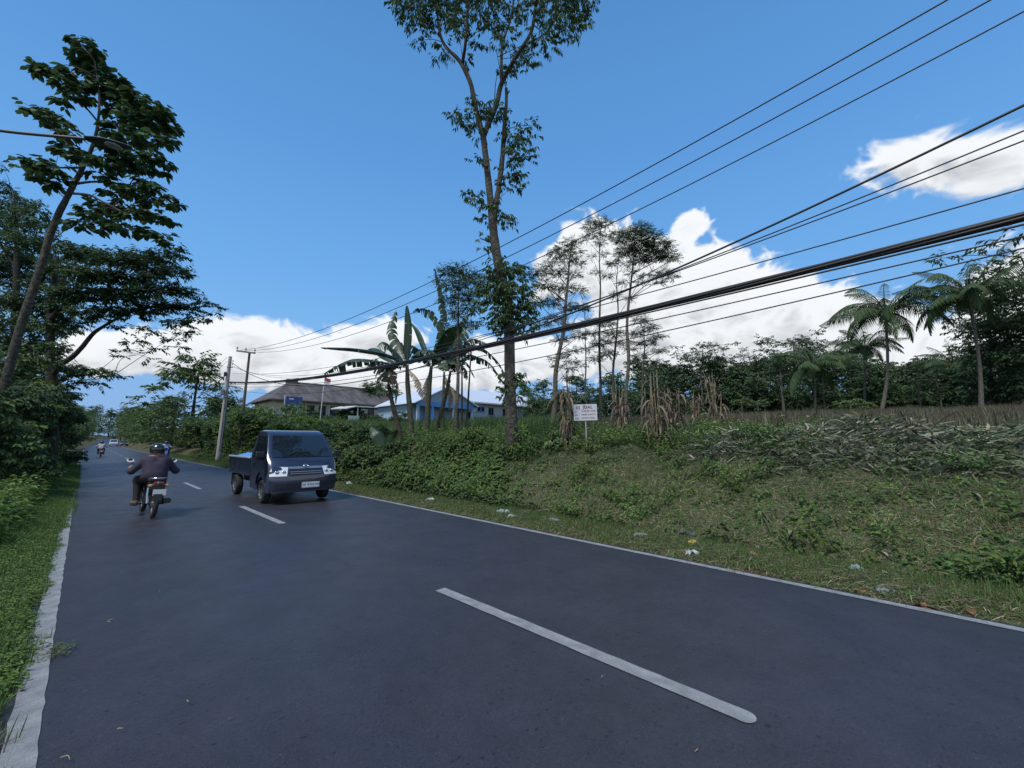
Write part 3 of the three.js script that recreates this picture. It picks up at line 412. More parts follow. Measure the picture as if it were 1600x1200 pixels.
// --- big-leaved tree leaning over the left verge
{
  const Z = 15, R = rngOf(102);
  const foot = V(-2.0 - 0.3, 0, 0); const b0 = atDepth(-6, 660, Z), b1 = atDepth(-14, 700, Z); b1.y = Math.min(b1.y, land(b1.x, -b1.z) - 0.1);
  const W = (l, r) => ({ pts: pxLine(l, Z), r });
  const wood = [{ pts: [b1, b0, ...pxLine([[8, 600], [34, 505], [58, 435], [84, 352], [104, 310], [125, 270], [142, 235], [152, 200], [155, 150], [148, 95]], Z)], r: [0.16, 0.145, 0.135, 0.125, 0.115, 0.105, 0.095, 0.08, 0.065, 0.05, 0.035, 0.02] },
    W([[120, 287], [145, 284], [175, 286, 0.4], [200, 292, 0.8]], [0.05, 0.04, 0.03, 0.02]), W([[112, 302], [140, 305, -0.4], [162, 316, -0.6], [190, 330, -1]], [0.05, 0.04, 0.03, 0.02]),
    W([[150, 205], [175, 195, 0.3], [210, 188, 0.5]], [0.04, 0.03, 0.02]), W([[153, 190], [130, 165], [105, 150, -0.4]], [0.04, 0.03, 0.02]), W([[140, 240], [110, 228, -0.3], [75, 190, -0.5]], [0.05, 0.035, 0.02]),
    W([[130, 262], [100, 262, 0.4], [65, 262, 0.6]], [0.05, 0.035, 0.02])];
  const cl = [[128, 70, 15], [140, 78, 17], [115, 82, 9], [142, 98, 19], [128, 100, 13], [70, 108, 13], [62, 112, 7], [88, 118, 15], [108, 115, 13], [100, 132, 15], [125, 128, 15], [155, 115, 17], [175, 125, 15], [187, 128, 12], [165, 140, 18], [190, 150, 19], [212, 148, 13], [222, 162, 17], [242, 165, 15], [255, 182, 15], [266, 200, 12], [245, 195, 17], [225, 190, 18], [205, 178, 17], [185, 180, 15], [140, 150, 15], [122, 152, 12], [98, 158, 10], [58, 172, 13], [72, 180, 15], [90, 185, 12], [48, 178, 7], [88, 205, 12], [110, 210, 12], [265, 218, 10], [250, 220, 14], [205, 215, 16], [228, 220, 14], [180, 205, 14], [175, 228, 14], [160, 222, 10], [112, 238, 15], [132, 245, 15], [92, 232, 12], [150, 250, 14], [190, 242, 16], [215, 240, 14], [240, 245, 13], [258, 255, 11], [262, 268, 8], [225, 262, 15], [200, 262, 15], [178, 260, 13], [48, 255, 14], [65, 258, 16], [85, 262, 15], [35, 262, 8], [75, 285, 14], [95, 282, 12], [60, 280, 9], [145, 270, 9], [185, 285, 14], [205, 300, 17], [228, 290, 15], [250, 300, 16], [268, 315, 12], [275, 322, 7], [238, 318, 15], [180, 305, 12], [165, 325, 15], [190, 325, 17], [215, 330, 16], [245, 340, 14], [262, 345, 10], [140, 330, 13], [150, 350, 15], [175, 352, 15], [205, 358, 16], [235, 365, 14], [258, 372, 12], [272, 385, 9], [125, 350, 12], [145, 312, 8]];
  growTree({ name: 'leaning_tree', label: 'big leaved tree with slanting pale trunk over the left verge', seed: 12, wood, bark, seg: 10, step: 0.25, clumps: pxClumps(cl, Z, R, 0.9), density: 120, flat: 0.7, leaf: { len: 0.27, wid: 0.19, per: 4, spray: 0.24, round: true }, droop: 0.35, lift: 0.05, pal: [...GREENS.dark, ...GREENS.dark, GREENS.mid[2]] });
}
// --- layered feathery tree behind it, reaching over the road
{
  const Z = 20, R = rngOf(103); const b = atDepth(86, 690, Z); b.y = land(b.x, -b.z) - 0.1;
  const W = (l, r) => ({ pts: pxLine(l, Z), r });
  const wood = [{ pts: [b, ...pxLine([[82, 640], [80, 590], [78, 520], [82, 460], [90, 400]], Z)], r: [0.24, 0.22, 0.2, 0.16, 0.12, 0.06] }, W([[80, 588], [96, 570], [115, 556], [132, 538], [145, 522], [165, 508, 0.5], [200, 490, 1], [250, 478, 1.5], [300, 476, 2]], [0.13, 0.12, 0.11, 0.1, 0.09, 0.07, 0.05, 0.035, 0.02]), W([[78, 500], [110, 468, -0.5], [160, 452, -1], [230, 455, -1.5], [280, 440, -2]], [0.12, 0.1, 0.08, 0.05, 0.03]), W([[82, 450], [120, 420, 1], [180, 408, 1.5], [250, 402, 2]], [0.1, 0.08, 0.05, 0.03]), W([[82, 600], [105, 588], [140, 578, 0.5], [178, 586, 0.6]], [0.05, 0.04, 0.03, 0.015])];
  const cl = [[120, 395, 26], [150, 400, 26], [185, 405, 28], [220, 402, 24], [250, 398, 18], [275, 393, 12], [240, 422, 26], [275, 424, 18], [297, 425, 9], [205, 432, 28], [165, 430, 28], [130, 428, 28], [115, 460, 28], [150, 462, 28], [190, 462, 28], [225, 455, 26], [258, 450, 24], [285, 455, 16], [265, 478, 22], [235, 482, 22], [295, 482, 14], [315, 470, 10], [332, 478, 8], [338, 490, 7], [322, 496, 8], [300, 500, 10], [275, 503, 14], [288, 520, 10], [268, 530, 9], [280, 542, 7], [205, 488, 20], [170, 485, 20], [135, 490, 22], [110, 500, 20], [180, 510, 9], [215, 512, 8], [238, 520, 8], [225, 532, 7], [200, 535, 6], [248, 545, 6], [185, 556, 6], [190, 548, 5], [215, 552, 5], [235, 560, 5], [110, 575, 12], [128, 582, 13], [148, 578, 12], [168, 585, 10], [182, 588, 6], [150, 598, 9], [130, 598, 9], [98, 585, 10], [88, 420, 16], [82, 450, 16], [92, 480, 18], [80, 510, 16], [88, 540, 14], [76, 565, 14], [92, 600, 14], [80, 625, 16], [95, 640, 16], [108, 618, 12], [70, 600, 14], [84, 655, 16]];
  growTree({ name: 'layered_tree', label: 'dark spreading tree with long crooked limb reaching over the road', seed: 13, wood, bark: darkBark, seg: 10, clumps: pxClumps(cl, Z, R, 1.6), density: 150, flat: 0.45, leaf: { len: 0.2, wid: 0.095, per: 8, spray: 0.4 }, droop: 0.35, pal: GREENS.dark });
}
// --- dense dark tree at the left edge
{
  const Z = 23, R = rngOf(104); const b = atDepth(30, 690, Z); b.y = land(b.x, -b.z) - 0.1;
  const W = (l, r) => ({ pts: pxLine(l, Z), r });
  const wood = [{ pts: [b, ...pxLine([[28, 600], [24, 500], [26, 400], [22, 310]], Z)], r: [0.26, 0.22, 0.18, 0.12, 0.04] }, W([[24, 500], [50, 460], [75, 420, -1]], [0.14, 0.1, 0.05]), W([[26, 420], [0, 380], [-20, 350]], [0.1, 0.07, 0.04]), W([[26, 560], [60, 540, 1], [95, 520, 2]], [0.12, 0.09, 0.04])];
  const cl = [[14, 300, 13], [22, 318, 18], [40, 318, 12], [55, 330, 17], [5, 330, 20], [30, 345, 22], [65, 352, 18], [-15, 350, 25], [10, 372, 26], [45, 375, 26], [78, 380, 20], [20, 405, 28], [60, 408, 26], [95, 410, 20], [-10, 420, 30], [35, 440, 30], [75, 440, 26], [110, 440, 16], [5, 468, 30], [45, 472, 30], [85, 475, 26], [20, 505, 30], [62, 508, 28], [98, 512, 20], [-5, 530, 30], [40, 540, 30], [78, 545, 24], [15, 572, 30], [55, 578, 28], [90, 580, 18], [30, 610, 28], [70, 612, 24], [0, 615, 26], [100, 620, 18], [4, 262, 5], [6, 285, 7]];
  growTree({ name: 'dense_tree', label: 'dense dark evergreen tree at the edge of the left thicket', seed: 14, wood, bark: darkBark, clumps: pxClumps(cl, Z, R, 2.2), density: 150, flat: 0.85, leaf: { len: 0.19, wid: 0.075, per: 9, spray: 0.4 }, droop: 0.6, pal: [...GREENS.dark, GREENS.mid[2]] });
}
// --- slender plantation trees behind the sign
{
  const slim = (seed, base, top, r, clumps, label, pal = [...GREENS.dark, ...GREENS.grey], Z = 27, dens = 30, kinks = 0.02) => {
    const R = rngOf(seed), b = atDepth(base[0], base[1], Z), e = atDepth(top[0], top[1], Z); const g = b.clone(); g.y = land(b.x, -b.z) - 0.1;
    const pts = [g]; for (let k = 1; k <= 6; k++) { const t = k / 6, y = lerp(g.y, e.y, t), p = V(lerp(b.x, e.x, t), y, lerp(b.z, e.z, t)); p.x += (R() - 0.5) * kinks * (e.y - g.y); p.z += (R() - 0.5) * kinks * (e.y - g.y); pts.push(p); }
    growTree({ name: 'slender_tree', label, group: 'slender trees behind the sign', seed, wood: [{ pts, r: [r, r * 0.9, r * 0.8, r * 0.68, r * 0.52, r * 0.32, r * 0.15] }], bark: paleBark, clumps: pxClumps(clumps.map(([a, b, c]) => [a, b, c * 1.12]), Z, R, 1.2), density: dens * 9, flat: 0.4, leaf: { len: 0.13, wid: 0.042, per: 9, spray: 0.4 }, droop: 0.3, upward: 1.2, sagUp: 0.02, pal, step: 0.5 });
  };
  slim(201, [975, 650], [990, 352], 0.14, [[1000, 356, 16], [985, 366, 18], [1015, 370, 20], [1030, 385, 20], [970, 372, 14], [1045, 398, 14], [1000, 385, 22], [1020, 400, 20], [980, 390, 16], [1052, 405, 8], [1000, 405, 14], [1035, 425, 12], [1050, 432, 9], [1010, 430, 9], [985, 425, 8], [1000, 440, 7], [1030, 440, 8]], 'slender tree with the broadest dark umbrella crown behind the sign');
  slim(202, [936, 645], [940, 343], 0.11, [[935, 346, 14], [922, 352, 12], [948, 350, 10], [928, 364, 12], [950, 366, 9], [965, 362, 9], [915, 372, 8], [938, 378, 9], [945, 395, 7], [925, 400, 7], [955, 412, 7], [930, 425, 7]], 'tallest thin tree with a small sparse top behind the sign', GREENS.grey, 30, 22);
  slim(203, [862, 655], [890, 375], 0.17, [[892, 378, 12], [880, 388, 13], [900, 392, 10], [868, 398, 13], [890, 405, 14], [855, 412, 12], [905, 410, 8], [840, 425, 14], [872, 425, 15], [895, 430, 12], [825, 432, 12], [850, 445, 16], [880, 450, 16], [905, 452, 11], [862, 470, 16], [838, 470, 13], [890, 478, 14], [910, 482, 9], [868, 498, 14], [850, 505, 10], [890, 508, 12], [905, 525, 10], [875, 530, 12], [895, 548, 10], [868, 560, 9], [890, 575, 8]], 'pale stemmed slender tree with loose open crown beside the bank tree', [...GREENS.dark, ...GREENS.dark, ...GREENS.grey], 25, 26);
  slim(204, [955, 650], [968, 395], 0.1, [[968, 398, 9], [958, 410, 9], [980, 412, 8], [950, 430, 8], [975, 440, 8], [960, 460, 8], [985, 465, 7], [945, 505, 14], [960, 520, 16], [940, 535, 16], [925, 520, 12], [975, 535, 12], [950, 552, 14], [930, 560, 11]], 'thin slender tree with low tufts between two taller stems', GREENS.grey, 29, 28);
  slim(205, [1000, 652], [1008, 490], 0.08, [[1000, 500, 12], [1015, 512, 13], [1028, 525, 10], [995, 520, 12], [1010, 535, 14], [1030, 548, 10], [1000, 555, 10], [1020, 565, 9], [985, 545, 8]], 'short slender tree with feathery crown right of the umbrella crowned one', [...GREENS.dark, ...GREENS.grey], 28, 30);
  slim(206, [915, 650], [912, 470], 0.07, [[910, 480, 8], [920, 500, 9], [905, 520, 9], [918, 545, 9], [908, 570, 8]], 'young wispy tree just behind the sale board', GREENS.grey, 31, 22);
  slim(207, [890, 650], [884, 560], 0.09, [[880, 555, 10], [893, 565, 10], [872, 572, 9], [888, 590, 9]], 'low leafy sapling near the white roofed house', GREENS.dark, 33, 26);
  // feathery tree behind the banana plants
  slim(208, [712, 655], [718, 418], 0.1, [[700, 425, 14], [718, 420, 14], [735, 428, 13], [745, 440, 11], [725, 440, 16], [705, 448, 15], [742, 460, 12], [722, 465, 16], [700, 470, 12], [738, 482, 12], [715, 490, 14], [690, 440, 9], [735, 505, 12], [705, 510, 11]], 'feathery dark tree rising behind the banana plants', [...GREENS.dark, ...GREENS.dark], 19, 34);
  for (const [k, bx, tx, ty] of [[0, 716, 714, 540], [1, 722, 722, 545], [2, 728, 737, 535]]) { const Z = 21 + k, b = atDepth(bx, 655, Z), e = atDepth(tx, ty, Z); b.y = land(b.x, -b.z) - 0.1; growTree({ name: 'bare_sapling', label: ['bare straight sapling stem behind the banana plants', 'bare sapling stem with few leaves behind the banana plants', 'bare slanting sapling stem behind the banana plants'][k], group: 'sapling stems behind the banana plants', seed: 230 + k, wood: [{ pts: [b, b.clone().lerp(e, 0.5), e], r: [0.06, 0.05, 0.03] }], bark: darkBark, clumps: [{ c: e, r: 0.3 }, { c: e.clone().add(V(0.2, -0.3, 0.1)), r: 0.25 }], density: 60, leaf: { len: 0.2, wid: 0.08, per: 6, spray: 0.2 }, pal: GREENS.dark }); }
}
// --- wood beyond the field and along the road: a few kinds, then copies with their own place, turn and size
function kindTree(name, label, seed, h, w, leafLen, n, pal, o = {}) {
  const R = rngOf(seed), wood = [{ pts: [V(0, -0.2, 0), V((R() - 0.5) * 0.4, h * 0.35, (R() - 0.5) * 0.4), V((R() - 0.5) * 0.6, h * 0.7, (R() - 0.5) * 0.6), V((R() - 0.5) * 0.8, h * 0.95, (R() - 0.5) * 0.8)], r: [0.022 * h, 0.017 * h, 0.01 * h, 0.004 * h] }], clumps = [], lo = o.low ?? 0.3;
  for (let k = 0; k < n; k++) { const t = lo + (1 - lo) * Math.pow(R(), o.top ?? 0.8), a = R() * 6.283, prof = o.umbrella ? Math.pow(t, 1.6) : Math.sin(Math.PI * clamp((t - lo) / (1 - lo) * 0.86 + 0.14, 0, 1)), rr = w * 0.5 * prof * Math.sqrt(R()) * 1.05; clumps.push({ c: V(Math.cos(a) * rr, h * t, Math.sin(a) * rr), r: w * (0.09 + R() * 0.08) }); }
  return growTree({ name, label, seed, wood, bark: o.bark || darkBark, clumps, density: o.density ?? 9, flat: o.flat ?? 0.65, leaf: { len: leafLen, wid: leafLen * (o.slim ?? 0.45), per: 6, spray: leafLen * 1.6 }, droop: 0.4, pal, step: 1.2, seg: 6, sagUp: 0.03, group: o.group });
}
{
  const G1 = 'trees of the wood beyond the field', L1 = ['round dark broadleaf tree in the wood beyond the field', 'open umbrella crowned tree in the wood beyond the field', 'pale stemmed narrow tree in the wood beyond the field'];
  const kinds = [kindTree('broadleaf_tree', L1[0], 301, 9, 8.5, 0.5, 60, [...GREENS.dark, ...GREENS.dark, GREENS.mid[2]], { low: 0.12, density: 7, group: G1 }), kindTree('umbrella_tree', L1[1], 302, 12, 9, 0.42, 46, [...GREENS.dark, ...GREENS.grey], { umbrella: true, low: 0.5, flat: 0.3, density: 8, group: G1 }), kindTree('narrow_tree', L1[2], 303, 9, 4, 0.4, 34, [...GREENS.dark, ...GREENS.grey], { bark: paleBark, low: 0.3, density: 9, group: G1 })];
  const R = rngOf(310), used = [0, 0, 0];
  const put = (px, depth, k, s) => { const p = atDepth(px, 640, depth); p.y = land(p.x, -p.z) - 0.05; if (!used[k]++) { kinds[k].position.copy(p); kinds[k].scale.setScalar(s); kinds[k].rotation.y = R() * 6; } else copyOf(kinds[k], L1[k], p, R() * 6.283, s, G1); };
  // rows across the far side of the field
  for (let px = 1035; px < 1690; px += 24 + R() * 12) put(px, 62 + R() * 8, R() < 0.75 ? 0 : 2, 0.85 + R() * 0.35 + (px > 1500 ? 0.25 : 0));
  for (let px = 1000; px < 1700; px += 30 + R() * 14) put(px, 74 + R() * 8, R() < 0.8 ? 0 : 1, 1.0 + R() * 0.35);
  for (const [px, d, s] of [[1105, 66, 0.95], [1180, 68, 0.9], [1245, 62, 1.0], [1300, 66, 0.9], [1560, 46, 1.05], [1640, 40, 1.35], [1600, 52, 1.2]]) put(px, d, 1, s);
  for (const [px, d, k, s] of [[1580, 44, 0, 0.95], [1630, 42, 0, 1.15], [1560, 55, 0, 1.0], [1010, 52, 0, 0.75], [960, 60, 0, 0.8], [900, 66, 0, 0.85], [850, 72, 0, 0.8], [1225, 40, 2, 0.7], [1290, 42, 2, 0.55], [1440, 46, 2, 0.62], [1470, 50, 2, 0.6]]) put(px, d, k, s);
  // undergrowth that closes the wood below the crowns
  { const LU = 'dark undergrowth bush at the foot of the wood', GU = 'undergrowth at the foot of the wood', u0 = kindTree('undergrowth_bush', LU, 330, 3.6, 6, 0.42, 40, [...GREENS.dark, ...GREENS.dark, GREENS.mid[0]], { low: 0.02, density: 7, group: GU, top: 1.1 }); let one = true; for (let px = 835; px < 1690; px += 20 + R() * 9) for (const d of [60, 72]) { const p = atDepth(px, 640, d + R() * 6); p.y = land(p.x, -p.z) - 0.2; const sc = 0.85 + R() * 0.5; if (one) { one = false; u0.position.copy(p); u0.scale.setScalar(sc); } else copyOf(u0, LU, p, R() * 6.28, sc, GU); } }
  // trees round the houses and along the road
  const G2 = 'trees along the far road', L2 = ['leafy green tree along the far left of the road', 'bushy dark tree on the far right of the road'];
  const t0 = kindTree('roadside_tree', L2[0], 320, 7.5, 7.5, 0.42, 62, [...GREENS.mid, ...GREENS.dark], { low: 0.05, density: 9, group: G2 });
  let first = true; const side = (u, f, s, lab) => { const x = u + bend(f), p = V(x, land(x, f) - 0.05, -f); if (first) { first = false; t0.position.copy(p); t0.scale.setScalar(s); t0.userData.label = lab; } else copyOf(t0, lab, p, R() * 6.283, s, G2); };
  for (const [u, f, s] of [[-3.6, 62, 0.75], [-3.8, 74, 0.85], [-3.6, 86, 0.95], [-4.2, 100, 1.05], [-3.8, 116, 1.1], [-4.2, 134, 1.2], [-4, 154, 1.2], [-4.5, 176, 1.3], [-6.5, 60, 0.95], [-7, 80, 1.1], [-7, 105, 1.2], [-5, 200, 1.5], [-6, 230, 1.7], [-4, 265, 1.7], [-9, 300, 2.0], [-12, 340, 2.2]]) side(u, f, s, L2[0]);
  for (const [u, f, s] of [[9.3, 66, 1.5], [8.6, 76, 0.95], [9.2, 90, 1.0], [9.6, 106, 1.05], [10, 126, 1.1], [10, 148, 1.15], [10.2, 172, 1.2], [13, 62, 0.7], [12.8, 72, 0.8], [15, 84, 0.8], [10.5, 200, 1.4], [11, 230, 1.5], [12, 262, 1.7], [8, 300, 1.8], [14, 335, 2.2], [2, 372, 2.2], [-6, 385, 2.4], [9, 392, 2.4]]) side(u, f, s, L2[1]);
  // behind the houses
  const L3 = 'round green tree rising behind the brown roofed building';
  for (const [px, d, s] of [[575, 84, 0.95], [590, 90, 1.0], [610, 86, 0.9], [820, 84, 0.85], [790, 82, 0.8]]) { const p = atDepth(px, 640, d); p.y = land(p.x, -p.z); copyOf(t0, px < 700 ? L3 : 'round green tree rising behind the white roofed house', p, R() * 6, s, 'trees behind the houses'); }
}

// ------------------------------------------------------------------ banana plants on the bank crest
{
  const stemMat = std([0.5, 0.56, 0.36], 0.7, { map: barkTex }), deadMat = std([0.55, 0.45, 0.36], 0.9, { map: barkTex, bumpMap: barkBump, bumpScale: 0.02 });
  const leafTex = tex(256, (u, v) => { const s = Math.abs(((v * 46) % 1) - 0.5), l = 0.82 + 0.14 * s + tile(u, v, 8, 3, 3) * 0.16; return [l, l, l * 0.96]; });
  const bananaMat = phys([1, 1, 1], 0.42, { vertexColors: true, map: leafTex, side: THREE.DoubleSide, transmission: 0.18, thickness: 0 });
  const withered = phys([1, 1, 1], 0.85, { vertexColors: true, side: THREE.DoubleSide, transmission: 0.15, thickness: 0 });
  // a blade along a rib; torn into strips that hang by their own weight
  function blade(pts, wid0, R, tint, torn, o = {}) {
    const wid = wid0 * 1.6;
    const m = new Mesher(true), c = new THREE.CatmullRomCurve3(pts), n = 44, L = c.getLength(); let last = V(0, 1, 0);
    const c0 = pick(tint, R, 0.12), width = (t) => wid * Math.pow(Math.sin(Math.PI * clamp(t * 0.93 + 0.05, 0, 1)), 0.55) * (t < 0.12 ? t / 0.12 : 1);
    m.limb(pts, [0.022, 0.018, 0.012, 0.005], 5, L / 16, 0, [c0[0] * 1.9 + 0.03, c0[1] * 1.6 + 0.03, c0[2] * 1.5], false);
    const frames = []; { let S = null; for (let i = 0; i <= n; i++) { const T = c.getTangent(i / n); if (!S) { S = T.clone().cross(V(0, 1, 0)); if (S.lengthSq() < 0.2) S = RT.clone().addScaledVector(FH, (R() - 0.5)); } S.addScaledVector(T, -S.dot(T)).normalize(); frames.push([S.clone(), T]); } }
    for (const side of [-1, 1]) {
      let k = 2; while (k < n) {
        const span = torn ? 1 + Math.floor(R() * 4) : 6 + Math.floor(R() * 12), k1 = Math.min(n, k + span), hang = torn ? 0.25 + R() * 0.9 : 0.1 + R() * 0.15, gap = torn ? 0.18 + R() * 0.3 : 0.04, rows = [];
        const v = 0.88 + R() * 0.24, cc = [c0[0] * v, c0[1] * v, c0[2] * v], cut = torn ? 0.6 + R() * 0.4 : 0.94 + R() * 0.06;
        for (let i = k; i <= k1; i++) {
          const t0 = i / n, P = c.getPoint(clamp(t0, 0, 1)), T = frames[i][1], S = frames[i][0].clone().multiplyScalar(side), N = S.clone().cross(T).multiplyScalar(side).normalize(); const roll = side * (o.roll ?? 0.5), cr = Math.cos(roll), sr = Math.sin(roll); const S1 = S.clone().multiplyScalar(cr).addScaledVector(N, sr), N1 = N.clone().multiplyScalar(cr).addScaledVector(S, -sr); const w = width(t0) * cut, row = [], sq = i === k1 && k1 < n ? -gap : i === k ? gap : 0;
          for (let j = 0; j <= 3; j++) { const a = j / 3, p = P.clone().addScaledVector(S1, w * a * 0.98).addScaledVector(N1, w * (0.22 * a - 0.3 * a * a)).addScaledVector(T, a * (w * 0.25 + sq * L / n)); p.y -= w * a * a * hang; row.push(m.v(p.x, p.y, p.z, t0 * 3, a * 0.5, cc)); }
          rows.push(row);
        }
        for (let i = 0; i < rows.length - 1; i++) for (let j = 0; j < 3; j++) m.q(rows[i][j], rows[i + 1][j], rows[i + 1][j + 1], rows[i][j + 1]);
        k = k1;
      }
    }
    return m;
  }
  const GB = [[0.04, 0.085, 0.036], [0.05, 0.1, 0.042], [0.034, 0.072, 0.034]], BR = [[0.2, 0.15, 0.1], [0.15, 0.11, 0.075], [0.26, 0.2, 0.14]];
  function plant(label, Z, stem, rr, leaves, seed, dead) {
    const R = rngOf(seed), b = hitLand(stem[0][0], stem[0][1]); const zz = b.clone().sub(camera.position).dot(FH); Z = Z ?? zz; const base = b.clone(); base.y = land(b.x, -b.z) - 0.05;
    const t = thing('banana_plant', label, 'banana plant', base, 'banana plants on the bank'), m = new Mesher(); m.limb([base, ...pxLine(stem.slice(1), zz)], rr, 10, 0.2, 0.05); part('stem', m.geo(base), dead ? deadMat : stemMat, t);
    for (const l of leaves) { const pts = l.p.map(([x, y, dz = 0]) => atDepth(x, y, zz + dz)); part(l.dry ? 'dead_leaf' : 'leaf', blade(pts, l.w, R, l.dry ? BR : GB, l.torn, { roll: (R() - 0.3) * 1.3 }).geo(base), l.dry ? withered : bananaMat, t); }
    return t;
  }
  const P = (...p) => p;
  plant('banana plant with leaves arching far towards the road', null, [[644, 697], [641, 650], [637, 600], [636, 570]], [0.15, 0.12, 0.1, 0.07], [
    { p: P([636, 572], [610, 556, -0.3], [560, 546, -0.6], [502, 543, -0.8]), w: 0.24 }, { p: P([634, 575], [600, 566, 0.2], [550, 562, 0.5], [506, 584, 0.7]), w: 0.26, torn: true }, { p: P([636, 570], [637, 540], [638, 510], [636, 478, 0.2]), w: 0.13 }, { p: P([637, 572], [625, 545, 0.4], [612, 515, 0.6], [618, 487, 0.9]), w: 0.2, torn: true }, { p: P([637, 572], [655, 550, -0.3], [672, 548, -0.5], [690, 562, -0.7]), w: 0.24, torn: true }, { p: P([636, 574], [606, 560, 0.5], [590, 545, 0.8], [575, 548, 1.2]), w: 0.24 }, { p: P([637, 576], [650, 590, -0.2], [656, 606, -0.3], [660, 622, -0.3]), w: 0.13, torn: true, dry: true }, { p: P([637, 573], [620, 552, -0.5], [600, 535, -0.9], [590, 542, -1.1]), w: 0.22, torn: true }], 401);
  plant('tallest banana plant with broad upright leaf', null, [[667, 690], [668, 650], [671, 600], [674, 572]], [0.17, 0.15, 0.13, 0.08], [
    { p: P([674, 574], [684, 535], [692, 500], [690, 468], [679, 420]), w: 0.17, torn: true }, { p: P([674, 574], [690, 540, 0.4], [684, 505, 0.6], [664, 484, 0.8], [646, 486, 1]), w: 0.2, torn: true }, { p: P([675, 574], [710, 545, -0.4], [745, 540, -0.8], [775, 562, -1], [792, 590, -1.2]), w: 0.2, torn: true }, { p: P([674, 576], [660, 555, -0.5], [640, 540, -0.8], [618, 548, -1]), w: 0.25, torn: true }, { p: P([675, 576], [705, 565, 0.5], [728, 566, 0.8], [742, 590, 1]), w: 0.22, torn: true }, { p: P([674, 576], [690, 545, -0.6], [705, 520, -0.9], [722, 512, -1.1]), w: 0.24 }, { p: P([674, 577], [668, 595], [664, 612], [668, 634]), w: 0.12, torn: true, dry: true }, { p: P([674, 574], [662, 540, 0.5], [652, 515, 0.8], [640, 502, 1.2]), w: 0.22 }], 402);
  plant('slanting banana plant with torn leaves hanging to the right', null, [[680, 688], [688, 650], [698, 610], [704, 580]], [0.15, 0.13, 0.1, 0.06], [
    { p: P([704, 582], [728, 558], [752, 560, 0.3], [768, 572, 0.4], [790, 602, 0.5]), w: 0.2, torn: true }, { p: P([704, 582], [712, 545, 0.3], [726, 515, 0.6], [748, 508, 0.8]), w: 0.24, torn: true }, { p: P([703, 582], [715, 555, -0.4], [735, 530, -0.7], [760, 536, -1]), w: 0.22, torn: true }, { p: P([703, 583], [690, 560, 0.4], [675, 552, 0.7], [662, 566, 0.9]), w: 0.22 }, { p: P([704, 583], [716, 570, 0.2], [724, 575, 0.3], [730, 592, 0.3]), w: 0.18, torn: true }, { p: P([704, 583], [700, 600], [704, 620], [702, 640]), w: 0.12, torn: true, dry: true }, { p: P([704, 581], [716, 535, -0.5], [722, 505, -0.6], [735, 488, -0.7]), w: 0.22, torn: true }], 403);
  plant('withered banana stem leaning away from the clump', null, [[628, 698], [622, 665], [614, 635], [607, 600]], [0.12, 0.11, 0.1, 0.06], [
    { p: P([607, 600], [600, 588], [592, 590], [588, 612]), w: 0.16, torn: true, dry: true }, { p: P([607, 600], [612, 585], [604, 575, 0.3], [590, 580, 0.5]), w: 0.2, torn: true, dry: true }, { p: P([607, 600], [615, 590, -0.2], [620, 600, -0.3], [618, 630, -0.3]), w: 0.15, torn: true, dry: true }, { p: P([607, 600], [600, 580], [585, 565, 0.4], [572, 575, 0.6]), w: 0.2, torn: true }], 404, true);
  plant('pale banana stem behind the clump with drooping leaves', null, [[692, 684], [692, 650], [693, 610], [694, 582]], [0.13, 0.11, 0.09, 0.06], [
    { p: P([694, 584], [685, 560, 0.3], [670, 548, 0.5], [655, 556, 0.8]), w: 0.22, torn: true }, { p: P([694, 584], [706, 555, 0.5], [712, 530, 0.9], [722, 520, 1.2]), w: 0.22 }, { p: P([694, 584], [700, 600], [708, 612], [712, 632]), w: 0.12, torn: true, dry: true }, { p: P([694, 582], [715, 560, 0.8], [735, 555, 1.1], [755, 562, 1.4]), w: 0.2, torn: true }], 405);
  plant('young banana sucker with two pale leaves low on the bank', null, [[607, 718], [604, 710], [600, 700]], [0.05, 0.045, 0.03], [
    { p: P([600, 702], [594, 688], [588, 678], [580, 668, 0.2]), w: 0.16 }, { p: P([601, 702], [606, 690], [614, 680], [622, 672, -0.2]), w: 0.08 }, { p: P([605, 712], [610, 722], [606, 730, -0.2], [597, 736, -0.3]), w: 0.13 }], 406);
  // fallen dry leaves heaped at the foot of the clump
  const R = rngOf(420), c = hitLand(675, 705), heap = new Mesher(true); for (let k = 0; k < 60; k++) { const a = R() * 6.28, r = Math.sqrt(R()), x = c.x + Math.cos(a) * r * 0.6, z = c.z + Math.sin(a) * r * 1.4; heap.blade(V(x, land(x, -z) + 0.04 + R() * 0.18 * (1 - r), z), V(Math.cos(a * 3), (R() - 0.4) * 0.5, Math.sin(a * 3)).normalize(), 0.4 + R() * 0.5, 0.04 + R() * 0.05, 0.4, pick([...BR, GREENS.dry[3]], R, 0.3), 4, (R() - 0.5) * 2); }
  const hp = solo('fallen_leaves', heap.geo(c), dryMat, 'heap of dry fallen banana leaves at the foot of the clump', 'dead leaves', null, c); hp.userData.kind = 'stuff';
}

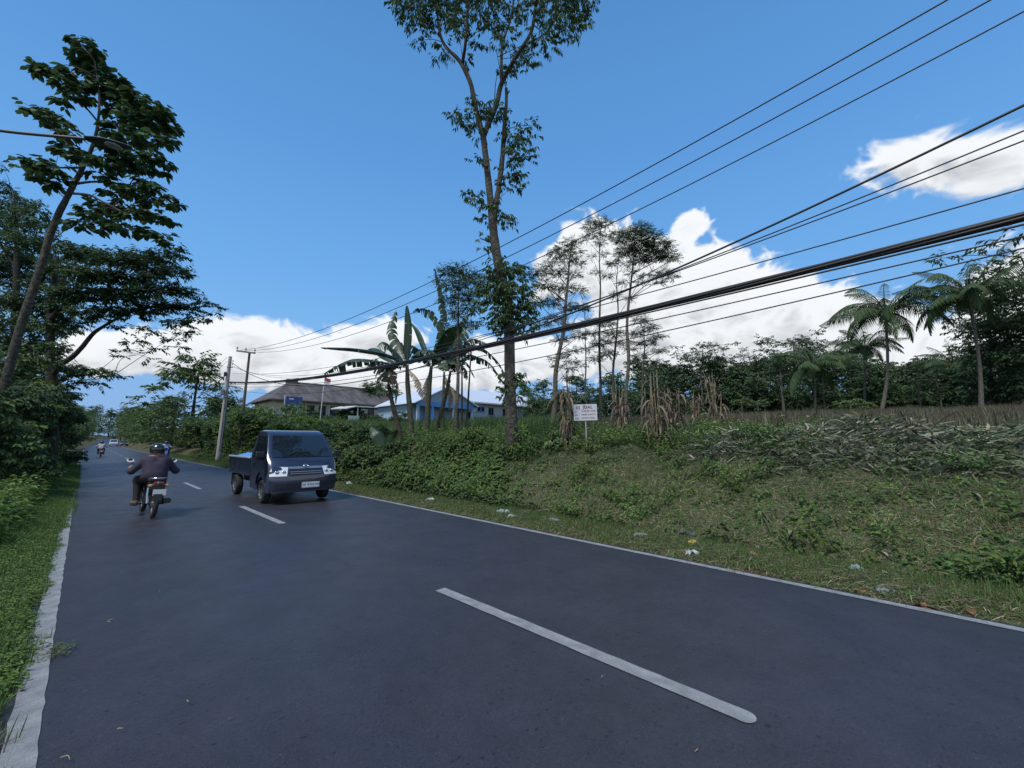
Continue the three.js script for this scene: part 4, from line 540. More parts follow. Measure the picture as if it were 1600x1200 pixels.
// ------------------------------------------------------------------ coconut palms beyond the field
{
  const frondGeo = (seed, len, droop, sweep) => {
    const m = new Mesher(true), R = rngOf(seed), pts = [], n = 26; let p = V(0, 0, 0), d = V(1, 0.75, 0).normalize();
    for (let k = 0; k <= n; k++) { pts.push(p.clone()); d.y -= droop / n * (0.5 + k / n); d.z += sweep / n; d.normalize(); p = p.clone().addScaledVector(d, len / n); }
    m.limb([pts[0], pts[8], pts[17], pts[n]], [0.05, 0.035, 0.02, 0.006], 4, 0.5, 0, [0.12, 0.12, 0.06], false);
    for (let k = 3; k < n; k++) for (let h = 0; h < 2; h++) for (const s of [-1, 1]) { const t = (k + h * 0.5) / n, P = pts[k].clone().lerp(pts[k + 1], h * 0.5), T = pts[k + 1].clone().sub(pts[k]).normalize(), S = V(-T.z, 0, T.x).multiplyScalar(s), l = 1.15 * Math.sin(Math.PI * clamp(t * 0.85 + 0.12, 0, 1)) * (0.8 + R() * 0.4); m.blade(P, T.clone().multiplyScalar(0.65).addScaledVector(S, 0.8).add(V(0, -0.1 - R() * 0.35, 0)).normalize(), l, 0.07, 0.75 + R() * 0.5, pick([...GREENS.dark, GREENS.mid[0], GREENS.grey[0]], R), 2); }
    return m.geo();
  };
  const fr = [frondGeo(501, 5.0, 1.5, 0.15), frondGeo(502, 4.8, 2.1, -0.1), frondGeo(503, 5.0, 0.9, 0.25), frondGeo(504, 4.2, 2.8, 0)];
  function palm(label, px, base, top, Z, seed, s, wind) {
    const R = rngOf(seed), b = atDepth(px, 645, Z); b.y = land(b.x, -b.z) - 0.1; const e = atDepth(top[0], top[1], Z), t = thing('coconut_palm', label, 'palm', b, 'coconut palms beyond the field'), m = new Mesher();
    const mid = b.clone().lerp(e, 0.4).add(RT.clone().multiplyScalar(base)); m.limb([b, mid, e], [0.19 * s, 0.125 * s, 0.105 * s], 8, 0.4, 0.05); part('trunk', m.geo(b), paleBark, t);
    const n = 26; for (let k = 0; k < n; k++) { const f = part('frond', fr[k % 4 === 3 ? 3 : Math.floor(R() * 3)], leafMat, t); f.position.copy(e).sub(b); const a = k / n * Math.PI * 2 * 2.618; f.rotation.set(0, a, 0); f.rotateZ(0.6 - k / n * 1.15 + (R() - 0.5) * 0.3); f.scale.setScalar(s * (1.0 + R() * 0.3)); }
    const nut = new THREE.SphereGeometry(0.14 * s, 8, 6); for (let k = 0; k < 5; k++) { const c = part('coconut', nut, std([0.1, 0.12, 0.04], 0.6), t); const a = k * 1.3; c.position.copy(e).sub(b).add(V(Math.cos(a) * 0.28 * s, -0.25 * s, Math.sin(a) * 0.28 * s)); }
  }
  palm('coconut palm with white lower trunk and windblown crown, alone in front of the wood', 1376, 0.45, [1384, 490], 42, 511, 1.05);
  palm('tallest coconut palm with long slanting trunk before the dark trees', 1533, 0.3, [1514, 462], 38, 512, 1.1);
  palm('small distant coconut palm rising between two taller palms', 1488, 0.2, [1490, 572], 62, 513, 0.95);
  palm('short coconut palm half hidden in the wood beside the white trunked palm', 1352, -0.1, [1352, 545], 47, 514, 0.8);
  palm('stout low coconut palm standing in the maize field', 1272, 0.1, [1270, 575], 40, 515, 0.85);
  // papaya saplings with umbrella leaves near the far edge
  const pm = (px, Z, h, label, seed) => { const b = atDepth(px, 645, Z); b.y = land(b.x, -b.z) - 0.05; const t = thing('papaya_plant', label, 'plant', b, 'papaya plants at the field edge'), R = rngOf(seed), m = new Mesher(), l = new Mesher(true); m.limb([b, b.clone().add(V(0.05, h, 0))], [0.09, 0.05], 6, 0.5, 0.02); for (let k = 0; k < 16; k++) { const a = k * 2.4, d = V(Math.cos(a), 0.25 - k * 0.03, Math.sin(a)).normalize(), p = b.clone().add(V(0.05, h - k * 0.02, 0)), q = p.clone().addScaledVector(d, 0.75); m.limb([p, p.clone().lerp(q, 0.5), q], [0.015, 0.012, 0.008], 3, 0.4, 0, null, false); for (let j = 0; j < 7; j++) { const aa = a + (j - 3) * 0.45; l.leaf(q, V(Math.cos(aa), -0.15, Math.sin(aa)).normalize(), V(0, 1, 0), 0.55, 0.22, pick(GREENS.mid, R), 0.1, 0.25); } } part('stem', m.geo(b), paleBark, t); part('foliage', l.geo(b), leafMat, t); };
  pm(1330, 34, 1.5, 'low papaya plant with bright leaf fans before the wood', 520); pm(1160, 44, 2.2, 'papaya plant at the green strip beyond the field', 521); pm(1185, 46, 1.9, 'shorter papaya plant beside another beyond the field', 522); pm(1345, 36, 1.2, 'smallest papaya plant beside the low one before the wood', 523);
}

// ------------------------------------------------------------------ shrubs
function shrub(name, label, x, f, rx, h, n, seed, leaf, pal, group, o = {}) {
  const R = rngOf(seed), b = V(x, land(x, f) - 0.05, -f), t = thing(name, label, 'bush', b, group), wood = new Mesher(), fol = new Mesher(true), lump = 5 + Math.floor(R() * 4), cs = [];
  for (let k = 0; k < lump * 3; k++) { const a = R() * 6.283, y = Math.pow(R(), 0.8), rr = rx * Math.sqrt(1 - (y * 0.85) ** 2) * (0.35 + 0.65 * Math.sqrt(R())); cs.push({ c: V(Math.cos(a) * rr, h * (0.1 + 0.82 * y), Math.sin(a) * rr * (o.long || 1)), r: rx * (0.22 + R() * 0.2) }); }
  for (let k = 0; k < 7; k++) { const c = cs[Math.floor(R() * cs.length)].c; wood.limb([V((R() - 0.5) * 0.3, 0, (R() - 0.5) * 0.3), V(c.x * 0.5, c.y * 0.6, c.z * 0.5), c], [0.045, 0.03, 0.012], 5, 0.5, 0.04); }
  for (const c of cs) leafClump(fol, c, { leaf: { len: leaf, wid: leaf * (o.slim ?? 0.55), per: 6, spray: leaf * 1.6 }, density: n / cs.length / (c.r * c.r) / 6, flat: 0.85, droop: o.droop ?? 0.5, pal }, R, null);
  part('stem', wood.geo(), darkBark, t); part('foliage', fol.geo(), leafMat, t); return t;
}
{
  const R = rngOf(601), GL = 'bushes of the left thicket', names = ['dark leafy bush in the thicket along the left road edge'];
  const s0 = [shrub('thicket_bush', names[0], -2.9, 17.5, 1.9, 3.0, 9000, 611, 0.15, [...GREENS.dark, ...GREENS.mid], GL), shrub('thicket_bush', names[0], -2.5, 21.5, 2.0, 3.6, 9000, 612, 0.15, [...GREENS.dark, ...GREENS.dark, GREENS.mid[0]], GL), shrub('thicket_bush', names[0], -2.2, 26, 1.9, 3.5, 9000, 613, 0.14, [...GREENS.mid, ...GREENS.dark], GL)];
  for (const [x, f, s] of [[-4.2, 14.8, 0.85], [-2.2, 30, 1.05], [-2.1, 34.5, 1.1], [-2.2, 39, 1.05], [-4.4, 17.5, 1.4], [-4.2, 21, 1.5], [-3.8, 27, 1.55], [-4, 33, 1.6], [-2.6, 43.5, 1.1], [-2.7, 48, 1.15], [-2.6, 53, 1.2], [-2.6, 58, 1.2], [-5.6, 19, 1.25], [-6, 24, 1.5], [-6, 29, 1.6], [-6, 36, 1.6], [-5.6, 44, 1.6], [-5, 52, 1.7]]) copyOf(s0[Math.floor(R() * 3)], names[0], V(x, land(x, f) - 0.1, -f), R() * 6, s, GL);
  shrub('bright_bush', 'bright yellow green bush in front of the left thicket', -2.5, 15.5, 0.8, 0.9, 2600, 616, 0.12, [...GREENS.fresh, ...GREENS.fresh, GREENS.mid[3]], null);
  shrub('bright_bush', 'fresh green bush at the foot of the left thicket', -1.9, 20.5, 0.8, 0.9, 2400, 617, 0.12, [...GREENS.fresh, ...GREENS.mid], null);
  // creeper mounds at the bank end of the road, beside the truck
  const GH = 'creeper mounds on the bank by the truck', hl = 'dark creeper mound on the bank beside the truck';
  const h0 = shrub('creeper_mound', hl, 8.2, 16.2, 1.0, 1.0, 5200, 621, 0.11, [...GREENS.dark, ...GREENS.mid], GH, { slim: 0.75 });
  for (const [x, f, s] of [[8.3, 17.8, 1.05], [8.2, 19.4, 1.1], [8.4, 21.2, 1.1], [8.3, 23.2, 1.15], [8.6, 25.2, 1.2], [8.8, 14.9, 0.8], [8.2, 27.5, 1.1], [9.4, 18.6, 1.0], [9.6, 22.4, 1.2]]) copyOf(h0, hl, V(x, land(x, f) - 0.15, -f), R() * 6, s, GH);
  // taller shrubs beyond the poles, before the brown-roofed building
  const GS = 'shrubs round the utility poles', sl = 'leafy green shrub near the utility poles';
  const p0 = shrub('pole_shrub', sl, 9.5, 38, 2.1, 3.4, 7500, 631, 0.2, [...GREENS.mid, ...GREENS.dark, GREENS.fresh[2]], GS), p1 = shrub('pole_shrub', sl, 12.5, 41, 2.4, 4.2, 8000, 632, 0.2, [...GREENS.mid, ...GREENS.fresh], GS);
  for (const [x, f, s, k] of [[9.0, 43, 1.0, 0], [14.5, 38, 0.5, 1], [16.5, 43, 0.5, 0], [11, 47, 1.05, 1], [9.2, 56, 1.1, 0], [15.5, 50, 0.6, 0], [18.5, 47, 0.4, 1], [13, 56, 1.1, 1], [10.5, 33.5, 0.75, 0], [12.2, 34, 0.7, 1], [13.5, 30, 0.55, 0], [20, 52, 0.45, 0]]) copyOf(k ? p1 : p0, sl, V(x, land(x, f) - 0.1, -f), R() * 6, s, GS);
  // garden bushes in front of the buildings
  const GG = 'garden bushes before the houses', gl = 'round garden bush in front of the cream walled building';
  const g0 = shrub('garden_bush', gl, 30, 62, 1.5, 2.2, 2600, 641, 0.22, [...GREENS.dark, GREENS.mid[0]], GG); const spot = (px, d, s, lab) => { const p = atDepth(px, 650, d); p.y = land(p.x, -p.z) - 0.1; copyOf(g0, lab, p, R() * 6, s, GG); };
  { const p = atDepth(500, 650, 64); p.y = land(p.x, -p.z) - 0.1; g0.position.copy(p); } spot(548, 62, 1.35, gl); spot(470, 64, 0.9, gl); spot(560, 60, 1.1, gl);
  spot(588, 56, 0.8, 'round garden bush beside the white canopy'); spot(625, 50, 1.0, 'round garden bush beside the white canopy');
}

// ------------------------------------------------------------------ dried maize sheaves standing on the crest and in the field
function sheaf(label, px, py, h, seed, s = 1, group = 'dried maize sheaves', depth) {
  const R = rngOf(seed); let b; if (depth) { b = atDepth(px, py, depth); b.y = land(b.x, -b.z); } else b = hitLand(px, py); b.y -= 0.04;
  const t = thing('maize_sheaf', label, 'maize sheaf', b, group), leaves = new Mesher(true), n = 12;
  for (let k = 0; k < n; k++) { const a = R() * 6.283, r0 = (0.06 + R() * 0.2) * s, r1 = (0.03 + R() * 0.3) * s, hh = h * (0.75 + R() * 0.4), p0 = V(Math.cos(a) * r0, 0, Math.sin(a) * r0), p1 = V(Math.cos(a + R()) * r1, hh, Math.sin(a + R()) * r1), st = new Mesher(); st.limb([p0, p0.clone().lerp(p1, 0.5).add(V((R() - 0.5) * 0.08, 0, (R() - 0.5) * 0.08)), p1], [0.014, 0.012, 0.006], 5, 0.25, 0.05); part('stalk', st.geo(), strawMat, t); for (let j = 0; j < 9; j++) { const q = p0.clone().lerp(p1, 0.12 + 0.85 * R()), b2 = R() * 6.283; leaves.blade(q, V(Math.cos(b2), 0.5 + R() * 0.7, Math.sin(b2)).normalize(), (0.3 + R() * 0.45), 0.035 + R() * 0.03, 2.2 + R() * 1.8, pick([[0.14, 0.1, 0.07], [0.17, 0.125, 0.09], [0.11, 0.08, 0.06], [0.24, 0.19, 0.14], [0.13, 0.12, 0.08]], R, 0.3), 5, (R() - 0.5) * 3); } }
  const m = part('husk', leaves.geo(), dryMat, t); m.userData.kind = 'stuff'; return t;
}
const strawMat = std([0.3, 0.24, 0.15], 0.85);
{
  sheaf('broad dried maize sheaf standing on the bank crest right of the sale sign', 1029, 706, 1.75, 701, 0.95);
  sheaf('dried maize sheaf with one stalk bent out over the crest', 1052, 690, 1.5, 702, 0.8);
  sheaf('tall pale maize sheaf farther back beyond the broad sheaf', 1118, 668, 2.0, 703, 0.9, undefined, 13.5);
  sheaf('narrow brown maize sheaf in the field between two larger ones', 1086, 660, 1.7, 704, 0.7, undefined, 17);
  sheaf('dark maize sheaf just left of the sale sign', 886, 672, 1.7, 705, 0.8, undefined, 11.5);
  sheaf('wide maize sheaf in the row right behind the sale sign', 972, 668, 1.9, 706, 0.85, undefined, 14);
}

// ------------------------------------------------------------------ the heap of cut grass and maize leaves on the crest
{
  const R = rngOf(801), pal = [...GREENS.cut, ...GREENS.cut, [0.36, 0.36, 0.29], [0.27, 0.3, 0.22], [0.06, 0.09, 0.05], [0.11, 0.15, 0.1], [0.36, 0.34, 0.27], [0.16, 0.13, 0.09]];
  const strip = (seed, len, wid, seg) => { const m = new Mesher(true), r = rngOf(seed); m.blade(V(-len / 2, 0, 0), V(1, 0.25 + r() * 0.3, 0).normalize(), len, wid, 1.0 + r() * 1.2, [1, 1, 1], seg, (r() - 0.5) * 4); return m.geo(); };
  const geos = [strip(811, 0.46, 0.022, 7), strip(812, 0.6, 0.019, 8), strip(813, 0.38, 0.03, 7), strip(814, 0.8, 0.014, 8), strip(815, 0.42, 0.034, 7), strip(816, 0.26, 0.018, 6)];
  const mound = (x, f) => { const t = clamp((f + 8) / 14, 0, 1), w = Math.exp(-(((x - 10.25) / 1.0) ** 2)); return 0.7 * w * (0.75 + 0.6 * n3(f * 0.55, x * 0.6, 3)) * smooth(4.4, 3.0, f + 0.6 * n3(f, x, 1)); };
  const lists = geos.map(() => []);
  for (let k = 0; k < 36000; k++) {
    const f = -5 + R() * 10.5, x = 8.75 + Math.pow(R(), 1.1) * 4.2, m = mound(x, f); if (m < 0.02 + R() * 0.04 && R() < 0.93) continue; if (x < 8.9 && R() < 0.5) continue;
    const y = land(x, f) + m * (R() < 0.3 ? R() : 0.85 + 0.25 * R()) + 0.02;
    lists[Math.floor(R() * geos.length)].push([x, y, -f]);
  }
  // a spiky bundle where the heap begins
  for (let k = 0; k < 420; k++) { const a = R() * 6.283, r = Math.sqrt(R()) * 0.55, c = hitLand(1225, 705), x = c.x + 0.5 + Math.cos(a) * r, z = c.z + Math.sin(a) * r; lists[Math.floor(R() * 4)].push([x, land(x, -z) + (0.65 - r * 0.8) * R() + 0.05, z, 1]); }
  const core = new Mesher(); const nx = 30, nf = 60; for (let j = 0; j <= nf; j++) for (let i = 0; i <= nx; i++) { const x = 8.6 + i / nx * 4, f = -5.5 + j / nf * 11; core.v(x, land(x, f) + mound(x, f) * 0.8 - 0.03, -f, x, f); } for (let j = 0; j < nf; j++) for (let i = 0; i < nx; i++) { const a = j * (nx + 1) + i; core.q(a, a + 1, a + nx + 2, a + nx + 1); }
  const cm = structure('mulch_mound', core.geo(), std([0.07, 0.075, 0.05], 0.95)); 
  geos.forEach((g, k) => { const im = new THREE.InstancedMesh(g, dryMat, lists[k].length); im.name = numbered('cut_leaf_heap'); im.userData = { kind: 'stuff', label: 'heap of grey green cut grass and maize leaves on the crest', category: 'cut leaves' }; im.castShadow = im.receiveShadow = true; lists[k].forEach(([x, y, z, spiky], i) => { const s = 0.6 + R() * 0.8; im.setMatrixAt(i, new THREE.Matrix4().compose(V(x, y, z), new THREE.Quaternion().setFromEuler(new THREE.Euler((R() - 0.5) * 2.6, R() * 6.283, (spiky ? 0.4 + R() * 0.8 : (R() - 0.45) * 1.5), 'YXZ')), V(s, s, s * (0.8 + R() * 0.5)))); im.setColorAt(i, lin(...pick(pal, R, 0.3))); }); scene.add(im); });
}

// ------------------------------------------------------------------ single cut stalks, fallen leaves and litter on bank and verge
{
  const R = rngOf(901), long = (label, pts, r, tint) => { const P = pts.map(([x, y, up = 0.05]) => { const p = hitLand(x, y); p.y += up; return p; }), b = P[0].clone(), t = thing('cut_stalk', label, 'stalk', b), m = new Mesher(), l = new Mesher(true); m.limb(P, [r, r, r * 0.5], 6, 0.12, 0.05); part('stalk', m.geo(b), std(tint, 0.7), t); for (let k = 0; k < 7; k++) { const c = new THREE.CatmullRomCurve3(P), p = c.getPoint(0.15 + 0.8 * R()), d = c.getTangent(0.5); l.blade(p, V(d.x + (R() - 0.5) * 0.9, 0.3, d.z + (R() - 0.5) * 0.9).normalize(), 0.3 + R() * 0.25, 0.028, 1.4, pick(GREENS.cut, R), 5, R() * 2); } const f = part('blades', l.geo(b), dryMat, t); f.userData.kind = 'stuff'; };
  long('long green cut stalk lying down the middle of the bank', [[1150, 722, 0.1], [1110, 748, 0.08], [1062, 782, 0.06]], 0.016, [0.12, 0.17, 0.09]);
  long('pale curved cut stalk at the foot of the bank right of the long green one', [[1180, 760], [1186, 790], [1192, 820]], 0.01, [0.2, 0.22, 0.13]);
  long('bent yellow stalk lying on the bank below the long green one', [[1115, 805], [1135, 794, 0.09], [1160, 790]], 0.01, [0.26, 0.23, 0.14]);
  long('fallen stalk on the crest beside the maize sheaf', [[1075, 706], [1095, 698, 0.2], [1108, 712]], 0.013, [0.34, 0.28, 0.18]);
  const dryLeaf = (px, py, len, wid, c) => { const p = hitLand(px, py), n = landNormal(p.x, -p.z), m = new Mesher(true), a = R() * 6.283; m.blade(V(0, 0, 0), V(Math.cos(a), 0.25, Math.sin(a)).normalize(), len, wid, 0.7, c, 6, (R() - 0.5) * 1.2, c.map((v) => v * 0.8)); p.y += 0.07; return solo('dry_leaf', m.geo(), dryMat, 'pale dry leaf lying on the grass of the bank', 'leaf', 'pale dry leaves on the bank', p); };
  for (const [x, y] of [[1265, 818], [1285, 842], [1520, 778], [1505, 810], [1575, 805], [1430, 765], [1255, 772], [1410, 735], [1480, 895], [1462, 830], [1340, 738], [1555, 850], [1590, 880], [1378, 870], [1300, 812], [1236, 835], [1150, 800], [1388, 905], [1330, 795], [1540, 745], [1120, 835], [1045, 800], [1210, 745], [1488, 765]]) dryLeaf(x, y, 0.16 + R() * 0.14, 0.035 + R() * 0.03, pick([[0.4, 0.36, 0.27], [0.34, 0.3, 0.2], [0.3, 0.27, 0.2]], R, 0.2));
  const orange = (px, py) => { const p = hitLand(px, py); p.y += 0.035; const m = new Mesher(true), a = R() * 6.283; for (let k = 0; k < 3; k++) m.blade(V((R() - 0.5) * 0.06, 0, (R() - 0.5) * 0.06), V(Math.cos(a + k * 1.9), 0.35, Math.sin(a + k * 1.9)).normalize(), 0.1 + R() * 0.06, 0.07, 0.9, pick([[0.3, 0.15, 0.07], [0.22, 0.11, 0.06]], R, 0.2), 5, (R() - 0.5) * 2); solo('brown_leaf', m.geo(), dryMat, 'curled orange brown leaf on the verge by the edge line', 'leaf', 'orange brown leaves on the verge', p); };
  for (const [x, y] of [[1290, 910], [1342, 928], [1445, 952], [1508, 955], [1452, 955], [1508, 890], [1240, 880], [1340, 938]]) orange(x, y);
  // crumpled rubbish
  const rubbish = (name, label, px, py, s, color, seed, flat = 0.5) => { const r = rngOf(seed), p = hitLand(px, py), m = new Mesher(), n = 9; p.y += 0.03; for (let j = 0; j <= n; j++) for (let i = 0; i <= n; i++) { const u = i / n - 0.5, v = j / n - 0.5; m.v(u * s * 0.85 * (1 + 0.5 * n3(u * 4, v * 4, seed)), (n3(u * 5 + seed, v * 5, 2) * 0.5 + 0.22 * n3(u * 13, v * 13, seed) + 0.25 - (u * u + v * v)) * s * flat, v * s * (0.8 + 0.5 * n3(v * 4, u * 4, seed + 9)), i / n, j / n); } for (let j = 0; j < n; j++) for (let i = 0; i < n; i++) { const a = j * (n + 1) + i; m.q(a, a + n + 1, a + n + 2, a + 1); } solo(name, toCreasedNormals(m.geo(), 0.5), phys(color.map((v) => v * 0.72), 0.5, { side: THREE.DoubleSide, transmission: 0.15, thickness: 0 }), label, 'litter', null, p).rotation.y = r() * 6; };
  rubbish('plastic_wrapper', 'crumpled yellow wrapper on the verge below the bank', 1082, 850, 0.16, [0.6, 0.5, 0.1], 21);
  rubbish('paper_box', 'crushed white food box with red print on the verge', 1183, 860, 0.2, [0.62, 0.6, 0.56], 22, 0.8);
  rubbish('plastic_scrap', 'red and white scrap beside the crushed food box', 1176, 868, 0.13, [0.5, 0.24, 0.18], 23);
  rubbish('plastic_bag', 'clear white plastic bag below the yellow wrapper', 1082, 866, 0.2, [0.6, 0.62, 0.62], 24, 0.4);
  rubbish('plastic_bag', 'dark crumpled plastic sheet at the foot of the bank', 1072, 834, 0.34, [0.08, 0.1, 0.12], 25, 0.35);
  rubbish('plastic_bag', 'grey plastic bag on the verge beyond the bank tree', 1000, 838, 0.22, [0.45, 0.47, 0.46], 26, 0.3);
  rubbish('plastic_bag', 'white plastic bag on the verge beside the truck', 546, 757, 0.3, [0.66, 0.68, 0.68], 27, 0.7);
  rubbish('plastic_bag', 'white scrap at the bank foot beside the truck headlight', 528, 745, 0.3, [0.6, 0.64, 0.66], 28, 0.5);
  rubbish('plastic_bag', 'pale green plastic bag heaped on the verge', 785, 802, 0.3, [0.5, 0.6, 0.58], 29, 0.55);
  rubbish('plastic_bag', 'crumpled white bag on the verge before the banana plants', 672, 783, 0.26, [0.6, 0.6, 0.58], 30, 0.6);
  rubbish('plastic_scrap', 'thin white scrap beside the pale green bag', 800, 808, 0.22, [0.58, 0.62, 0.64], 31, 0.3);
  rubbish('plastic_bag', 'clear plastic film on the verge under the bank tree', 865, 815, 0.26, [0.42, 0.46, 0.5], 32, 0.3);
  rubbish('plastic_bottle', 'crushed clear bottle on the verge with blue cap', 1338, 892, 0.16, [0.4, 0.5, 0.52], 33, 0.6);
  rubbish('plastic_bag', 'grey plastic film by the edge line beyond the brown leaves', 1382, 925, 0.2, [0.34, 0.36, 0.38], 34, 0.35);
  rubbish('paper_scrap', 'small white paper scrap on the bank below the long stalk', 1093, 773, 0.08, [0.7, 0.7, 0.68], 35, 0.5);
  rubbish('plastic_scrap', 'pale scrap on the left verge of the road', 128, 773, 0.16, [0.55, 0.55, 0.5], 36, 0.4);
  // pale broken stems heaped at the foot of the sign
  { const c = hitLand(935, 704), t = thing('broken_stems', 'small heap of broken tan stems at the foot of the sale sign', 'stems', c); for (let k = 0; k < 16; k++) { const a = R() * 6.28, l = 0.12 + R() * 0.3, m = new Mesher(), p = V((R() - 0.5) * 0.5, 0.03 + R() * 0.08, (R() - 0.5) * 0.4); m.limb([p, p.clone().add(V(Math.cos(a) * l * 0.5, 0.03 + R() * 0.06, Math.sin(a) * l * 0.5)), p.clone().add(V(Math.cos(a) * l, 0, Math.sin(a) * l))], [0.012, 0.012, 0.006], 5, 0.1, 0.05); part('stem', m.geo(), k % 3 ? strawMat : std([0.45, 0.32, 0.2], 0.85), t); } }
  // broad-leaved plants at the crest left of the sign
  for (const [px, py, s, lab] of [[835, 700, 0.8, 'broad leaved green plants on the crest between tree and sign'], [868, 702, 0.9, 'taller broad leaved plants on the crest beside the sale sign'], [852, 694, 1.0, 'broad leaved plants behind the crest between tree and sign']]) { const p = hitLand(px, py), t = thing('broadleaf_plant', lab, 'plant', p), r = rngOf(px), m = new Mesher(true); for (let k = 0; k < 60; k++) { const a = r() * 6.28, q = ball(r).multiplyScalar(0.38 * s); q.y = Math.abs(q.y) * 1.2 + 0.05; m.leaf(q, V(Math.cos(a), -0.35 - r() * 0.5, Math.sin(a)).normalize(), V(r() - 0.5, 1, r() - 0.5).normalize(), 0.2, 0.09, pick([...GREENS.mid, [0.1, 0.16, 0.1], [0.13, 0.18, 0.12]], r), 0.15, 0.2); } for (let k = 0; k < 8; k++) { const a = r() * 6.28; m.blade(V(0, -0.05, 0), V(Math.cos(a) * 0.5, 1, Math.sin(a) * 0.5).normalize(), 0.45 * s, 0.012, 0.3, GREENS.mid[0], 3); } const fo = part('foliage', m.geo(), glossLeaf, t); fo.userData.kind = 'stuff'; }
  // twigs and dirt specks on the asphalt
  for (const [px, py, l] of [[172, 973, 0.05], [94, 1186, 0.06], [178, 968, 0.04], [295, 1098, 0.03], [192, 1140, 0.03], [250, 925, 0.04], [1090, 1172, 0.03], [940, 1060, 0.025]]) { const p = onGround(px, py, 0.028); const a = R() * 6.28, m = new Mesher(); m.limb([V(0, 0.006, 0), V(Math.cos(a) * l * 0.5, 0.012, Math.sin(a) * l * 0.5), V(Math.cos(a + 0.4) * l, 0.006, Math.sin(a + 0.4) * l)], [0.003, 0.003, 0.0015], 5, 0.01, 0); solo('twig', m.geo(), strawMat, 'tiny dry twig lying on the asphalt', 'twig', 'twigs on the road', p); }
  { const p = onGround(92, 1018, 0.02), t = thing('weed_tuft', 'tuft of weeds creeping over the left edge line', 'weeds', p), r = rngOf(77), m = new Mesher(true); for (let k = 0; k < 70; k++) { const q = V((r() - 0.5) * 0.16, r() * 0.05, (r() - 0.5) * 0.26), a = r() * 6.28; m.leaf(q, V(Math.cos(a), 0.1, Math.sin(a)).normalize(), V(0, 1, 0), 0.03, 0.014, pick([...GREENS.mid, GREENS.dry[0], GREENS.dry[2]], r), 0.2, 0.3); if (k % 3 === 0) m.blade(q, V(Math.cos(a), 0.4, Math.sin(a)).normalize(), 0.1, 0.004, 0.8, pick(GREENS.mid, r), 3); } const fo = part('foliage', m.geo(), leafMat, t); fo.userData.kind = 'stuff'; }
}

// ------------------------------------------------------------------ poles, wires and the street lamp
const steel = std([0.3, 0.31, 0.32], 0.5, { metalness: 0.6 }), black = std([0.018, 0.019, 0.021], 0.55), concrete = std([0.36, 0.34, 0.32], 0.9, { bumpMap: barkBump, bumpScale: 0.006 });
const canvasTex = (w, h, draw) => { const c = document.createElement('canvas'); c.width = w; c.height = h; const g = c.getContext('2d'); draw(g, w, h); const t = new THREE.CanvasTexture(c); t.colorSpace = THREE.SRGBColorSpace; return t; };
const POLE_NEAR_X = 6.95, POLE_FAR_X = 8.9;
{
  const base = atX(342, 699, POLE_NEAR_X), Z = base.clone().sub(camera.position).dot(FH), top = atDepth(360, 557, Z); base.y = land(base.x, -base.z) - 0.2;
  const t = thing('utility_pole', 'thick grey concrete pole beside the road carrying the cable bundle', 'pole', base);
  const m = new Mesher(); m.limb([base, base.clone().lerp(top, 0.5), top], [0.17, 0.14, 0.11], 14, 0.5, 0.01); part('shaft', m.geo(base), concrete, t);
  const at = (k) => base.clone().lerp(top, k).sub(base);
  for (const k of [0.62, 0.78, 0.9]) { const g = new THREE.TorusGeometry(0.15, 0.018, 6, 18); g.rotateX(Math.PI / 2); const o = part('clamp_band', g, steel, t); o.position.copy(at(k)); }
  const bx = part('cable_box', rbox(0, 0, 0, 0.22, 0.42, 0.2, 0.03), std([0.22, 0.23, 0.24], 0.6), t); bx.position.copy(at(0.66)).add(V(-0.24, 0, 0.05));
  const b2 = part('cable_box', rbox(0, 0, 0, 0.16, 0.3, 0.16, 0.03), black, t); b2.position.copy(at(0.83)).add(V(-0.2, 0, 0.05));
  for (const k of [0.96, 0.93, 0.9]) { const i = part('insulator', new THREE.LatheGeometry([[0, -0.06], [0.03, -0.06], [0.045, -0.02], [0.028, 0], [0.045, 0.03], [0, 0.06]].map(([a, b]) => new THREE.Vector2(a, b)), 10), std([0.4, 0.3, 0.24], 0.3), t); i.position.copy(at(k)).add(V(0.17, 0, 0.1)); }
  for (const dx of [0.13, -0.02]) { part('riser_cable', pipe([at(0.12).add(V(dx, 0, 0.15)), at(0.4).add(V(dx, 0, 0.14)), at(0.68).add(V(dx, 0, 0.12))], 0.018, 6, 12), black, t); }
}
{
  const e = atX(390, 551, POLE_FAR_X), Z = e.clone().sub(camera.position).dot(FH), b = atDepth(378, 640, Z); b.y = land(b.x, -b.z) - 0.2;
  const t = thing('power_pole', 'slim wooden power pole with steel crossarm on top', 'pole', b), top = e.clone().sub(b);
  const m = new Mesher(); m.limb([b, b.clone().lerp(e, 0.5), e], [0.13, 0.11, 0.085], 10, 0.5, 0.02); part('shaft', m.geo(b), std([0.13, 0.1, 0.085], 0.9, { bumpMap: barkBump, bumpScale: 0.01 }), t);
  part('crossarm', boxGeo(-0.95, -0.06, -0.05, 0.4, 0.05, 0.05), steel, t).position.copy(top).add(V(0, 0.0, 0.1));
  for (const x of [-0.9, -0.3, 0.35]) part('insulator', new THREE.LatheGeometry([[0, 0], [0.02, 0], [0.02, 0.12], [0.06, 0.14], [0.045, 0.2], [0.055, 0.24], [0, 0.3]].map(([a, c]) => new THREE.Vector2(a, c)), 10), std([0.16, 0.1, 0.08], 0.3), t).position.copy(top).add(V(x, 0.05, 0.1));
  part('lower_bracket', pipe([V(0, 0, 0), V(-0.5, 0.35, 0), V(-1.0, 0.85, 0.1)], 0.03, 6, 10), black, t).position.copy(b.clone().lerp(e, 0.3).sub(b));
}
